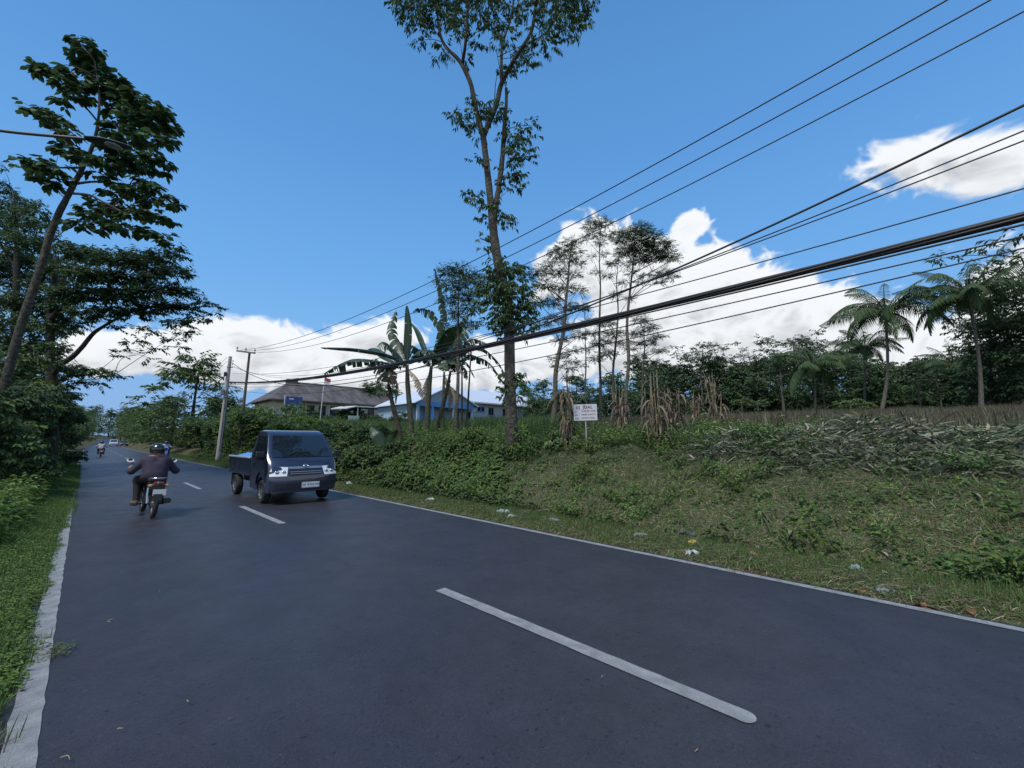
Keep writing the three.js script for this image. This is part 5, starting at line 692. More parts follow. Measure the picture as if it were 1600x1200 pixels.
// a wire at distance x to the right, through pixels of the photograph; the best parabola through them is its sag
function wire(label, x, px, r, o = {}) {
  const P = px.map(([a, b]) => { const p = atX(a, b, x); return [-p.z, p.y]; }), S = [0, 0, 0, 0, 0], T = [0, 0, 0]; for (const [f, h] of P) { const u = f / 20; for (let k = 0; k < 5; k++) S[k] += u ** k; for (let k = 0; k < 3; k++) T[k] += h * u ** k; }
  const M = new THREE.Matrix3().set(S[0], S[1], S[2], S[1], S[2], S[3], S[2], S[3], S[4]).invert(), c = V(T[0], T[1], T[2]).applyMatrix3(M), H = (f) => c.x + c.y * f / 20 + c.z * (f / 20) ** 2;
  const fa = o.from ?? -14, fb = o.to ?? P[0][0], pts = []; for (let k = 0; k <= 40; k++) { const f = lerp(fa, fb, k / 40), wob = o.wob ? o.wob * Math.sin(f * 2.1 + x * 40) : 0; pts.push(V(x + (o.dx ? o.dx * k / 40 : 0), H(f) + wob, -f)); }
  return { label, pts, r };
}
const cable = (w, name = 'power_line', cat = 'cable', group) => solo(name, new THREE.TubeGeometry(new THREE.CatmullRomCurve3(w.pts), 120, w.r, 6, false), black, w.label, cat, group);
cable(wire('uppermost power line from the road end of the crossarm', 8.05, [[375, 547], [778, 388], [940, 302], [1480, 0]], 0.012));
cable(wire('middle power line from the crossarm', 8.62, [[382, 548], [797, 400], [940, 327], [1548, 0]], 0.012));
cable(wire('lowest of three power lines, from the field end of the crossarm', 9.26, [[396, 550], [850, 400], [935, 358], [1600, 18]], 0.012));
cable(wire('thick service wire swinging up from the concrete pole above the bundle', 7.02, [[362, 566], [987, 450], [1250, 333], [1420, 250], [1600, 165]], 0.016), 'service_wire');
cable(wire('thin wire crossing close below the thick service wire', 6.98, [[361, 570], [1057, 424], [1250, 344], [1400, 288], [1600, 205]], 0.009), 'service_wire');
cable(wire('second thin wire just under the crossing thin wire', 7.06, [[363, 573], [1057, 428], [1250, 347], [1450, 275], [1600, 226]], 0.009), 'service_wire');
cable(wire('single thin wire midway between service wires and cable bundle', 7.1, [[363, 583], [800, 513], [1250, 390], [1600, 297]], 0.009), 'service_wire');
cable(wire('thin cable hanging close under the bundle', 6.9, [[358, 600], [800, 536], [1250, 430], [1600, 354]], 0.013), 'telephone_cable');
cable(wire('second thin cable under the bundle, sagging a little more', 6.84, [[358, 603], [800, 548], [1250, 444], [1600, 374]], 0.009), 'telephone_cable');
cable(wire('lowest loose cable beneath the bundle', 6.78, [[358, 607], [1030, 521], [1325, 447], [1600, 392]], 0.009), 'telephone_cable');
{
  // the bundle: many black cables lashed together
  const w = wire('heavy black bundle of telephone cables slung along the bank', 6.95, [[358, 597], [690, 556], [800, 530], [1250, 420], [1600, 344]], 0.03), t = thing('cable_bundle', w.label, 'cable', null); t.position.copy(w.pts[20]);
  for (let k = 0; k < 7; k++) { const pts = w.pts.map((p, i) => { const a = k ? k / 6 * 6.283 + i * 0.55 : 0, r = k ? 0.036 : 0; return V(p.x + Math.cos(a) * r, p.y + Math.sin(a) * r, p.z).sub(w.pts[20]); }); part('strand', new THREE.TubeGeometry(new THREE.CatmullRomCurve3(pts), 160, k ? 0.02 : 0.03, 6, false), black, t); }
}
// wires going on to the next pole down the road
[[0.98, 6.6, 'uppermost', 0.012], [0.94, 6.3, 'second', 0.012], [0.8, 5.3, 'thick third', 0.03], [0.74, 4.9, 'lowest', 0.014]].forEach(([k, h, nm, r], i) => { const b = atX(342, 699, POLE_NEAR_X), f0 = -b.z, H0 = lerp(0.4, 7.9, k), pts = []; for (let s = 0; s <= 24; s++) { const u = s / 24, f = lerp(f0, f0 + 42, u); pts.push(V(POLE_NEAR_X + 0.02 * i + bend(f), lerp(H0, h + 0.2, u) - 4 * 0.9 * u * (1 - u), -f)); } solo('far_cable', new THREE.TubeGeometry(new THREE.CatmullRomCurve3(pts), 40, r, 5, false), black, `${nm} cable running on from the concrete pole down the road`, 'cable', 'cables beyond the concrete pole'); });
{
  const tip = onGround(206, 231, 7.5), neck = onGround(134, 217, 7.5), in0 = onGround(0, 204, 7.35), foot = onGround(-120, 190, 7.2), b = V(foot.x, land(foot.x, -foot.z) - 0.1, foot.z);
  const t = thing('street_lamp', 'street lamp head on a long slim arm over the left lane', 'street lamp', b), L = (p) => p.clone().sub(b);
  part('pole', cyl(V(0, 0, 0), L(foot), 0.1, 0.06, 14), steel, t); part('arm', pipe([L(foot), L(foot).lerp(L(in0), 0.5).add(V(0, 0.05, 0)), L(in0), L(neck)], 0.028, 10, 24), std([0.06, 0.065, 0.075], 0.5), t);
  const d = tip.clone().sub(neck), len = d.length(), hg = new THREE.BufferGeometry(), m = new Mesher(), n = 16; const S = V(-d.z, 0, d.x).normalize();
  for (let k = 0; k <= n; k++) { const u = k / n, w = 0.15 * Math.pow(Math.sin(Math.PI * clamp(u * 0.85 + 0.12, 0, 1)), 0.6), h = 0.055 * Math.pow(Math.sin(Math.PI * clamp(u * 0.9 + 0.08, 0, 1)), 0.5), P = L(neck).addScaledVector(d, u); for (let s = 0; s <= 12; s++) { const a = s / 12 * 6.283; m.v(P.x + S.x * Math.cos(a) * w, P.y + Math.sin(a) * h * (Math.sin(a) < 0 ? 0.5 : 1), P.z + S.z * Math.cos(a) * w, u, s / 12); } }
  for (let k = 0; k < n; k++) for (let s = 0; s < 12; s++) { const a = k * 13 + s; m.q(a, a + 1, a + 14, a + 13); } part('lamp_head', m.geo(), std([0.035, 0.038, 0.045], 0.5), t);
  const gl = part('lens', new THREE.SphereGeometry(0.1, 14, 8), std([0.3, 0.32, 0.34], 0.2), t); gl.scale.set(1.4, 0.25, 1.1); gl.position.copy(L(neck).lerp(L(tip), 0.6)).add(V(0, -0.035, 0));
}
// ------------------------------------------------------------------ the sale board
{
  const b = hitLand(917, 703), t = thing('sale_sign', 'white board reading DI JUAL in red on a thin pole', 'sign', b), Z = b.clone().sub(camera.position).dot(FH), c = atDepth(914.5, 644.5, Z), s = perPixel(914, 644, Z), w = 37 * s, h = 25.5 * s;
  part('post', cyl(V(0, -0.1, 0), c.clone().sub(b).add(V(0, h * 0.3, 0)), 0.016, 0.014, 8), std([0.45, 0.43, 0.4], 0.7), t);
  const print = canvasTex(512, 352, (g, W, H) => { g.fillStyle = '#cfcfd4'; g.fillRect(0, 0, W, H); g.fillStyle = '#c4c8d2'; g.fillRect(0, 0, 146, H); g.textBaseline = 'alphabetic'; g.fillStyle = '#5e0510'; g.font = 'bold 92px sans-serif'; g.fillText('DI', 44, 104); g.font = 'bold 100px sans-serif'; g.fillText('JUAL', 196, 96); g.font = 'bold 50px sans-serif'; g.fillStyle = '#7a2030'; g.fillText('LT', 24, 178); g.fillStyle = '#4e1030'; g.fillText('5102 M² SHM', 166, 166); g.fillStyle = '#7a2838'; g.fillText('PH :', 24, 252); g.fillText('08994 334775', 160, 242); g.fillText('TLP', 24, 326); g.fillStyle = '#884048'; g.fillText('08960712080', 160, 318); });
  const turn = Math.atan2(-FH.x, -FH.z), bd = part('board', new RoundedBoxGeometry(w, h, 0.012, 2, 0.004), std([0.6, 0.6, 0.62], 0.6), t); bd.position.copy(c).sub(b).addScaledVector(FH, -0.02); bd.rotation.set(0, turn + 0.06, 0.03);
  const pr = part('print', new THREE.PlaneGeometry(w - 0.008, h - 0.008), std([0.95, 0.95, 0.95], 0.55, { map: print }), bd); pr.position.z = 0.0085;
}

// ------------------------------------------------------------------ houses across the meadow (their long sides run square to the road)
const atF = (px, py, f) => { const d = ray(px, py); return d.multiplyScalar(f / -d.z).add(camera.position); };
const plaster = (c) => std(c, 0.9, { map: plasterTex }), plasterTex = tex(256, (u, v) => { const l = 0.9 + tile(u, v, 6, 5, 4) * 0.16; return [l, l, l * 0.98]; });
const roofTex = tex(512, (u, v) => { const row = (v * 24) % 1, colm = (u * 24) % 1, l = 0.72 + 0.16 * row + 0.06 * Math.abs(colm - 0.5) + tile(u, v, 5, 8, 4) * 0.35; return [l, l * 0.99, l * 0.98]; });
const glass = phys([0.02, 0.025, 0.03], 0.08, { specularIntensity: 0.8 });
function roofPart(t, name, poly, mat, thick = 0.12) { // sloping slab from its corner points
  const m = new Mesher(), n = poly.length, a = poly.map((p) => m.v(p.x, p.y, p.z, p.x / 6, (p.y + p.z) / 6)), b = poly.map((p) => m.v(p.x, p.y - thick, p.z, p.x / 6, (p.y + p.z) / 6)); for (let k = 1; k < n - 1; k++) { m.t(a[0], a[k], a[k + 1]); m.t(b[0], b[k + 1], b[k]); } for (let k = 0; k < n; k++) { const j = (k + 1) % n, q = [poly[k], poly[j]], i = [m.v(q[0].x, q[0].y, q[0].z), m.v(q[1].x, q[1].y, q[1].z), m.v(q[1].x, q[1].y - thick, q[1].z), m.v(q[0].x, q[0].y - thick, q[0].z)]; m.q(i[0], i[3], i[2], i[1]); } const g = m.geo(), o = part(name, g, mat, t); return o;
}
function windowPart(t, x0, x1, y0, y1, z, frameMat, panes = 2, name = 'window') { // proud frame, sunk pane, mullions
  const w = part(name, merged([boxGeo(x0 - 0.08, y0 - 0.08, z - 0.06, x1 + 0.08, y0, z + 0.06), boxGeo(x0 - 0.08, y1, z - 0.06, x1 + 0.08, y1 + 0.08, z + 0.06), boxGeo(x0 - 0.08, y0, z - 0.06, x0, y1, z + 0.06), boxGeo(x1, y0, z - 0.06, x1 + 0.08, y1, z + 0.06)]), frameMat, t), step = (x1 - x0) / panes;
  for (let k = 0; k < panes; k++) part('pane', boxGeo(x0 + k * step + 0.03, y0, z + 0.005, x0 + (k + 1) * step - 0.03, y1, z + 0.02), glass, w); for (let k = 1; k < panes; k++) part('mullion', boxGeo(x0 + k * step - 0.028, y0, z + 0.006, x0 + k * step + 0.028, y1, z + 0.045), frameMat, w); part('sill', boxGeo(x0 - 0.14, y0 - 0.16, z - 0.04, x1 + 0.14, y0 - 0.082, z + 0.14), frameMat, w); return w;
}
{
  const F = 75, eave = 8.35, ground = 4.4, x0 = 20.6, x1 = 48, back = 87, b = V(34, ground, -F), t = thing('brown_roof_building', 'long cream walled building with a dark brown tiled roof', 'building', b), L = (x, y, f) => V(x - b.x, y - b.y, -f - b.z);
  const wall = plaster([0.62, 0.58, 0.47]), roof = std([0.135, 0.122, 0.122], 0.85, { map: roofTex }), trim = std([0.09, 0.07, 0.06], 0.8);
  part('wall', boxGeo(x0 + 0.6 - b.x, -2, -back + 0.6 - b.z, x1 - 0.6 - b.x, eave - b.y, 0), wall, t);
  const rl = 25, rr = 42, rh = 12.0, fm = (F + back) / 2, E = 0.9;
  roofPart(t, 'roof', [L(x0 - E + 0.6, eave - 0.1, F - E), L(x1 + E - 0.6, eave - 0.1, F - E), L(rr, rh, fm), L(rl, rh, fm)], roof); roofPart(t, 'roof', [L(x1 + E - 0.6, eave - 0.1, back + E - 0.6), L(x0 - E + 0.6, eave - 0.1, back + E - 0.6), L(rl, rh, fm), L(rr, rh, fm)], roof);
  roofPart(t, 'roof', [L(x0 - E + 0.6, eave - 0.1, back + E - 0.6), L(x0 - E + 0.6, eave - 0.1, F - E), L(rl, rh, fm)], roof); roofPart(t, 'roof', [L(x1 + E - 0.6, eave - 0.1, F - E), L(x1 + E - 0.6, eave - 0.1, back + E - 0.6), L(rr, rh, fm)], roof);
  part('ridge_cap', boxGeo(rl - b.x, rh - b.y - 0.05, -fm - b.z - 0.18, rr - b.x, rh - b.y + 0.12, -fm - b.z + 0.18), roof, t); part('fascia', boxGeo(x0 - E + 0.6 - b.x, eave - b.y - 0.35, E - 0.02, x1 + E - 0.6 - b.x, eave - b.y - 0.12, E + 0.06), trim, t);
  for (const px of [470, 486, 504, 522, 541, 558, 580]) { const p = atF(px, 631, F); windowPart(t, p.x - b.x - 0.55, p.x - b.x + 0.55, 1.55, 3.1, 0.02, trim, 2); }
  for (const px of [478, 514, 532]) { const p = atF(px, 631, F); part('pilaster', boxGeo(p.x - b.x - 0.14, -2, 0.003, p.x - b.x + 0.14, eave - b.y - 0.2, 0.12), wall, t); }
  const ant = part('roof_turret', boxGeo(24.6 - b.x, rh - b.y - 0.3, -fm - b.z - 0.5, 26.4 - b.x, rh - b.y + 0.5, -fm - b.z + 0.5), trim, t);
}
{
  const b = V(40, 4.0, -46), t = thing('blue_house', 'pale blue house with blue gable porch and white metal roof', 'house', b), L = (x, y, f) => V(x - b.x, y - b.y, -f - b.z);
  const white = plaster([0.66, 0.69, 0.74]), pale = plaster([0.42, 0.56, 0.72]), blue = std([0.12, 0.3, 0.62], 0.6), metal = std([0.7, 0.74, 0.8], 0.42, { metalness: 0.15, map: tex(256, (u) => gray(0.9 + 0.1 * Math.abs(((u * 16) % 1) - 0.5) * 2)) });
  // long white wing
  part('wall', boxGeo(40 - b.x, -2.5, -58 - b.z, 62 - b.x, 7.25 - b.y, -48 - b.z), white, t);
  const E = 0.8, ev = 7.3, rh = 9.9, fm = 53; roofPart(t, 'roof', [L(38, ev, 48 - E), L(62 + E, ev, 48 - E), L(55.8, rh, fm), L(38, rh, fm)], metal); roofPart(t, 'roof', [L(62 + E, ev, 58 + E), L(38, ev, 58 + E), L(38, rh, fm), L(55.8, rh, fm)], metal); roofPart(t, 'roof', [L(62 + E, ev, 48 - E), L(62 + E, ev, 58 + E), L(55.8, rh, fm)], metal);
  part('gutter', boxGeo(39.8 - b.x, ev - b.y - 0.24, -48 + E - b.z + 0.01, 62 + E - b.x, ev - b.y - 0.07, -48 + E - b.z + 0.12), white, t);
  for (const px of [748, 754]) { const p = atF(px, 638, 48); windowPart(t, p.x - b.x - 0.28, p.x - b.x + 0.28, 2.0, 2.6, -1.98, blue, 1); } for (const px of [767, 789, 820, 846]) { const p = atF(px, 638, 48); windowPart(t, p.x - b.x - 0.5, p.x - b.x + 0.5, 1.5, 2.6, -1.98, std([0.3, 0.32, 0.34], 0.6), 2); }
  // blue gabled front
  const x0 = 29.4, x1 = 38.8, f0 = 46, f1 = 56, e2 = 6.6, pk = 8.9, xm = (x0 + x1) / 2; part('gable_wall', boxGeo(x0 - b.x, -2.5, -f1 - b.z, x1 - b.x, e2 - b.y, -f0 - 1.6 - b.z), pale, t);
  const gm = new Mesher(), gi = [[x0, e2], [x1, e2], [xm, pk - 0.15]].map(([x, y]) => gm.v(x - b.x, y - b.y, -f0 - b.z, x, y)); gm.t(...gi); const gk = [[x0, e2], [x1, e2], [xm, pk - 0.15]].map(([x, y]) => gm.v(x - b.x, y - b.y, -f0 - b.z - 0.2, x, y)); gm.t(gk[2], gk[1], gk[0]); part('gable', gm.geo(), pale, t);
  const O = 0.55; roofPart(t, 'roof', [L(x0 - O, e2 - 0.2, f0 - O), L(xm, pk, f0 - O), L(xm, pk, f1), L(x0 - O, e2 - 0.2, f1)], metal); roofPart(t, 'roof', [L(xm, pk, f0 - O), L(x1 + O, e2 - 0.2, f0 - O), L(x1 + O, e2 - 0.2, f1), L(xm, pk, f1)], metal);
  part('beam', boxGeo(x0 - b.x - 0.02, e2 - b.y - 0.62, -f0 - b.z - 0.15, x1 - b.x + 0.02, e2 - b.y - 0.012, -f0 - b.z + 0.14), blue, t); for (const x of [x0 + 0.2, x0 + 2.4, xm + 1.2, x1 - 0.2]) part('column', boxGeo(x - b.x - 0.18, -2.5, -f0 - b.z - 0.13, x - b.x + 0.18, e2 - b.y - 0.63, -f0 - b.z + 0.12), x === x0 + 2.4 ? blue : pale, t);
  for (const px of [711, 735]) { const p = atF(px, 645, 47.6); windowPart(t, p.x - b.x - 0.7, p.x - b.x + 0.7, 0.1, 1.75, -1.58, white, 2); } const pd = atF(665, 645, 47.6); const dr = part('door', boxGeo(pd.x - b.x - 0.5, -0.6, -1.6, pd.x - b.x + 0.5, 1.7, -1.54), blue, t); part('handle', rbox(pd.x - b.x + 0.38, 0.5, -1.5, 0.05, 0.2, 0.06, 0.02), steel, dr);
}
{
  const p = atF(576, 640, 57), g = land(p.x, 57), b = V(p.x, g, -57), t = thing('carport', 'thin white flat canopy on slim posts between the two buildings', 'canopy', b), y = 1.6 + (688 - 636) / 654 * p.clone().sub(camera.position).dot(FH) - g, wm = plaster([0.72, 0.72, 0.72]);
  roofPart(t, 'roof_sheet', [V(-3.4, y - 0.35, 0.6), V(-2, y, 0.6), V(-2, y + 0.2, -5), V(-3.4, y - 0.15, -5)], wm, 0.14); roofPart(t, 'roof_sheet', [V(-1.995, y, 0.6), V(7.5, y, 0.6), V(7.5, y + 0.2, -5), V(-1.995, y + 0.2, -5)], wm, 0.16); for (const x of [-1.8, 2.2, 6.8]) part('post', boxGeo(x - 0.07, -1, 0.3, x + 0.07, y - 0.16, 0.44), wm, t); part('notice_panel', boxGeo(-3.2, 0.2, 0.5, -1.6, 1.2, 0.56), plaster([0.55, 0.62, 0.58]), t);
}
{
  const p = atF(457, 645, 58), g = land(p.x, 58), b = V(p.x, g, -58), t = thing('notice_board', 'tall dark blue notice board on white posts before the building', 'sign', b), Z = p.clone().sub(camera.position).dot(FH), yt = 1.6 + (688 - 620) / 654 * Z - g, yb = 1.6 + (688 - 637) / 654 * Z - g; part('panel', rbox(0.1, (yt + yb) / 2, 0, 2.0, yt - yb, 0.1, 0.02), std([0.03, 0.06, 0.2], 0.5), t); part('strip', boxGeo(-0.55, lerp(yb, yt, 0.72), 0.052, 0.05, lerp(yb, yt, 0.82), 0.058), std([0.6, 0.62, 0.66], 0.6), t); part('lower_panel', rbox(0.1, yb - 0.42, 0, 1.9, 0.7, 0.08, 0.02), std([0.4, 0.46, 0.6], 0.5), t); for (const x of [-1, 0.75]) part('post', boxGeo(x - 0.05, -0.4, -0.12, x + 0.05, yt + 0.1, -0.055), std([0.6, 0.62, 0.65], 0.6), t);
}
{
  const p = atF(500, 648, 62), g = land(p.x, 62), b = V(p.x, g, -62), t = thing('flagpole', 'slim flagpole with a hanging red and white flag', 'flagpole', b), Z = p.clone().sub(camera.position).dot(FH), top = 1.6 + (688 - 589) / 654 * Z - g; part('pole', cyl(V(0, -0.2, 0), V(0.35, top, 0), 0.06, 0.04, 8), std([0.6, 0.6, 0.6], 0.5), t);
  const flag = (y0, y1, mat) => { const m = new Mesher(); for (let j = 0; j <= 6; j++) for (let i = 0; i <= 10; i++) { const u = i / 10, v = j / 6; m.v(0.35 + u * 0.85, lerp(y0, y1, v) - u * 0.18, 0.12 * Math.sin(u * 7 + v), u, v); } for (let j = 0; j < 6; j++) for (let i = 0; i < 10; i++) { const a = j * 11 + i; m.q(a, a + 1, a + 12, a + 11); } return part('flag', m.geo(), mat, t); }; flag(top - 0.5, top, std([0.55, 0.05, 0.05], 0.8, { side: THREE.DoubleSide })).userData.label = 'red upper half of the flag'; flag(top - 1.02, top - 0.502, std([0.75, 0.75, 0.75], 0.8, { side: THREE.DoubleSide })).userData.label = 'white lower half of the flag';
}

// ------------------------------------------------------------------ vehicles: a skin lofted across the width from a side outline
function lofted(outline, half, o = {}) { // outline: [[z, y]...] going round once; returns the mapping and the geometry
  const cz = outline.reduce((s, p) => s + p[0], 0) / outline.length, cy = outline.reduce((s, p) => s + p[1], 0) / outline.length, taper = o.taper || (() => 1), nose = o.nose || 0, zn = o.zn ?? 0, tail = o.tail || 0, zt = o.zt ?? 0, edge = o.edge ?? 0.04;
  const map = (z, y, s) => { const a = Math.abs(s), k = a > 0.9 ? 1 - edge * ((a - 0.9) / 0.1) ** 2 : 1; let Z = cz + (z - cz) * k; const Y = cy + (y - cy) * (y > cy ? k : 1); if (z > zn) Z -= nose * a ** 4 * smooth(zn, zn + 0.35, z); if (z < zt) Z += tail * a ** 4; return V(s * half * taper(y), Y, Z); };
  const S = [-1, -0.99, -0.97, -0.94, -0.9, -0.7, -0.45, -0.2, 0, 0.2, 0.45, 0.7, 0.9, 0.94, 0.97, 0.99, 1], m = new Mesher(), n = outline.length;
  for (const s of S) for (const [z, y] of outline) { const p = map(z, y, s); m.v(p.x, p.y, p.z, p.z, p.y); }
  for (let j = 0; j < S.length - 1; j++) for (let i = 0; i < n; i++) { const k = (i + 1) % n; m.q(j * n + i, (j + 1) * n + i, (j + 1) * n + k, j * n + k); }
  const tri = THREE.ShapeUtils.triangulateShape(outline.map(([z, y]) => new THREE.Vector2(z, y)), []);
  for (const [a, b, c] of tri) { const L = (S.length - 1) * n; m.t(L + a, L + c, L + b); m.t(a, b, c); }
  let g = m.geo(); const test = g.clone(); g = toCreasedNormals(g, 0.55); return { map, geo: g };
}
const arc = (cz, r, y0, a0, a1, n = 9) => Array.from({ length: n }, (_, k) => { const a = lerp(a0, a1, k / (n - 1)); return [cz + Math.cos(a) * r, y0 + Math.sin(a) * r]; });
// a panel lying on the skin: corners given as [z, y, s]
function skinPanel(map, c, off, nu = 6, nv = 10) { const m = new Mesher(), [a, b, d, e] = c; for (let j = 0; j <= nv; j++) for (let i = 0; i <= nu; i++) { const u = i / nu, v = j / nv, P = [0, 1, 2].map((k) => lerp(lerp(a[k], b[k], v), lerp(e[k], d[k], v), u)), p = map(...P); p.add(off); m.v(p.x, p.y, p.z, v, u); } for (let j = 0; j < nv; j++) for (let i = 0; i < nu; i++) { const q = j * (nu + 1) + i; m.q(q, q + 1, q + nu + 2, q + nu + 1); } return m.geo(); }
const rubber = std([0.02, 0.02, 0.021], 0.85), alloy = std([0.34, 0.34, 0.36], 0.35, { metalness: 0.8 }), chrome = std([0.6, 0.61, 0.63], 0.15, { metalness: 1 }), lensMat = phys([0.72, 0.75, 0.78], 0.08, { clearcoat: 1, clearcoatRoughness: 0.05 }), carGlass = phys([0.012, 0.018, 0.026], 0.03, { clearcoat: 1, clearcoatRoughness: 0.02 });
function wheel(t, x, y, z, R, w, side) { // axle along x
  const ty = part('wheel', new THREE.LatheGeometry([[R * 0.62, -w / 2], [R * 0.9, -w / 2], [R * 0.98, -w * 0.38], [R, -w * 0.2], [R, w * 0.2], [R * 0.98, w * 0.38], [R * 0.9, w / 2], [R * 0.62, w / 2], [R * 0.6, 0], [R * 0.62, -w / 2]].map(([a, b]) => new THREE.Vector2(a, b)), 28), rubber, t, 'black tyre'); ty.rotation.z = Math.PI / 2; ty.position.set(x, y, z);
  const rim = part('rim', new THREE.LatheGeometry([[0, 0], [R * 0.16, 0.01], [R * 0.2, -0.02], [R * 0.5, -0.035], [R * 0.56, 0.01], [R * 0.63, 0.02], [R * 0.63, -0.05], [0, -0.05]].map(([a, b]) => new THREE.Vector2(a, b)), 24), alloy, ty); rim.position.y = -side * w * 0.38; if (side > 0) rim.rotation.x = Math.PI;
  const hole = new THREE.CylinderGeometry(R * 0.07, R * 0.07, 0.012, 8); for (let k = 0; k < 6; k++) { const h = part('rim_hole', hole, black, ty); h.position.set(Math.cos(k * 1.047) * R * 0.36, -side * (w * 0.38 + 0.034), Math.sin(k * 1.047) * R * 0.36); }
}
{
  const paint = phys([0.026, 0.036, 0.072], 0.3, { metalness: 0.3, clearcoat: 1, clearcoatRoughness: 0.06 }), trim = std([0.016, 0.017, 0.02], 0.6);
  const b = V(4.06, 0.028, -12.1), t = thing('pickup_truck', 'dark blue grey pickup truck coming down the right lane', 'truck', b), H = 0.82;
  const arch = arc(0, 0.37, 0.29, Math.PI * 0.98, Math.PI * 0.02, 11);
  const cabOut = [[0.37, 0.3], [0.66, 0.28], [0.74, 0.33], [0.765, 0.5], [0.75, 0.68], [0.7, 0.86], [0.63, 0.99], [0.54, 1.09], [0.47, 1.145], [0.36, 1.26], [0.2, 1.44], [0.03, 1.635], [-0.06, 1.735], [-0.16, 1.795], [-0.32, 1.83], [-0.6, 1.845], [-0.88, 1.83], [-0.97, 1.79], [-1.0, 1.7], [-1.04, 1.2], [-1.05, 0.6], [-1.04, 0.33], [-0.5, 0.3], ...arch];
  const tap = (y) => 1 - 0.15 * smooth(1.08, 1.9, y) - 0.03 * smooth(0.5, 0.25, y), cab = lofted(cabOut, H, { taper: tap, nose: 0.1, zn: 0.25, edge: 0.03 });
  part('cab', cab.geo, paint, t);
  // glass
  part('windscreen', skinPanel(cab.map, [[0.475, 1.14, -0.87], [0.475, 1.14, 0.87], [-0.02, 1.69, 0.86], [-0.02, 1.69, -0.86]], V(0, 0.006, 0.012), 10, 14), carGlass, t);
  for (const s of [-1, 1]) {
    const poly = [[0.34, 1.12], [0.02, 1.6], [-0.12, 1.69], [-0.84, 1.7], [-0.86, 1.12]], m = new Mesher(), c = m.v(s * (H * tap(1.4) + 0.006), 1.36, -0.4), id = poly.map(([z, y]) => m.v(s * (H * tap(y) + 0.005), y, z * 0.97 - 0.012)); for (let k = 0; k < 5; k++) s > 0 ? m.t(c, id[k], id[(k + 1) % 5]) : m.t(c, id[(k + 1) % 5], id[k]); part('side_window', m.geo(), carGlass, t);
    const dp = [[0.3, 0.42], [0.36, 1.07], [-0.86, 1.07], [-0.9, 0.42], [-0.44, 0.42], [-0.42, 0.62], [-0.2, 0.75], [0.1, 0.76]], dm = new Mesher(), di = dp.map(([z, y]) => dm.v(s * (H * tap(y) + 0.004), y, z * 0.97 - 0.012)), tr = THREE.ShapeUtils.triangulateShape(dp.map(([z, y]) => new THREE.Vector2(z, y)), []); for (const [a, e, f] of tr) s > 0 ? dm.t(di[a], di[f], di[e]) : dm.t(di[a], di[e], di[f]); const door = part('door', dm.geo(), paint, t); part('handle', rbox(s * (H + 0.02), 0.98, -0.68, 0.03, 0.035, 0.15, 0.012), trim, door);
    const mi = part('mirror', rbox(s * (H + 0.14), 1.22, 0.3, 0.2, 0.15, 0.07, 0.03), trim, t); part('mirror_arm', cyl(V(s * (H - 0.04), 1.15, 0.3), V(s * (H + 0.1), 1.2, 0.3), 0.018), trim, mi); part('mirror_glass', rbox(s * (H + 0.14), 1.22, 0.262, 0.165, 0.12, 0.006, 0.003), chrome, mi);
    const hl = part('headlight', skinPanel(cab.map, [[0.755, 0.69, s * 0.55], [0.735, 0.69, s * 0.99], [0.62, 0.93, s * 0.99], [0.665, 0.905, s * 0.5]], V(0, 0.004, 0.022), 6, 10), lensMat, t); for (const k of [0.62, 0.8]) { const e = part('reflector', new THREE.SphereGeometry(0.05, 12, 8), chrome, hl); const p = cab.map(0.715, 0.79, s * k); e.position.copy(p).add(V(0, 0, 0.022)); e.scale.set(1, 0.8, 0.35); } const ind = part('indicator', skinPanel(cab.map, [[0.7, 0.8, s * 0.93], [0.69, 0.8, s * 0.98], [0.65, 0.88, s * 0.98], [0.66, 0.88, s * 0.93]], V(0, 0.006, 0.03), 2, 2), std([0.7, 0.55, 0.25], 0.2), hl);
    const fog = part('bumper_vent', skinPanel(cab.map, [[0.765, 0.42, s * 0.62], [0.765, 0.42, s * 0.86], [0.768, 0.52, s * 0.84], [0.768, 0.52, s * 0.62]], V(0, 0, 0.012), 3, 4), trim, t);
    const wp = pipe([cab.map(0.46, 1.15, s * 0.1 + 0.25).add(V(0, 0.02, 0.03)), cab.map(0.36, 1.26, s * 0.1 + 0.0).add(V(0, 0.02, 0.03)), cab.map(0.44, 1.18, s * 0.1 - 0.35).add(V(0, 0.02, 0.035))], 0.009, 5, 10); part('wiper', wp, trim, t);
  }
  // grille, badge, bumper, plate
  const gr = part('grille', skinPanel(cab.map, [[0.745, 0.7, -0.48], [0.745, 0.7, 0.48], [0.7, 0.85, 0.46], [0.7, 0.85, -0.46]], V(0, 0, 0.012), 4, 12), trim, t); part('chrome_bar', skinPanel(cab.map, [[0.692, 0.86, -0.49], [0.692, 0.86, 0.49], [0.665, 0.915, 0.49], [0.665, 0.915, -0.49]], V(0, 0.004, 0.022), 3, 12), std([0.3, 0.31, 0.34], 0.35, { metalness: 0.6 }), gr); for (const y of [0.735, 0.785]) part('grille_slat', skinPanel(cab.map, [[0.735, y, -0.46], [0.735, y, 0.46], [0.728, y + 0.016, 0.46], [0.728, y + 0.016, -0.46]], V(0, 0, 0.024), 1, 10), alloy, gr);
  const bp = cab.map(0.66, 0.925, 0).add(V(0, 0.006, 0.035)), bg = part('badge', new THREE.TorusGeometry(0.05, 0.011, 8, 22), chrome, t); bg.position.copy(bp); bg.scale.set(1.15, 0.72, 1); bg.rotation.x = -0.5; const sw = part('badge_stroke', new THREE.TorusGeometry(0.028, 0.012, 6, 12, Math.PI * 1.4), chrome, bg); sw.rotation.z = 0.6;
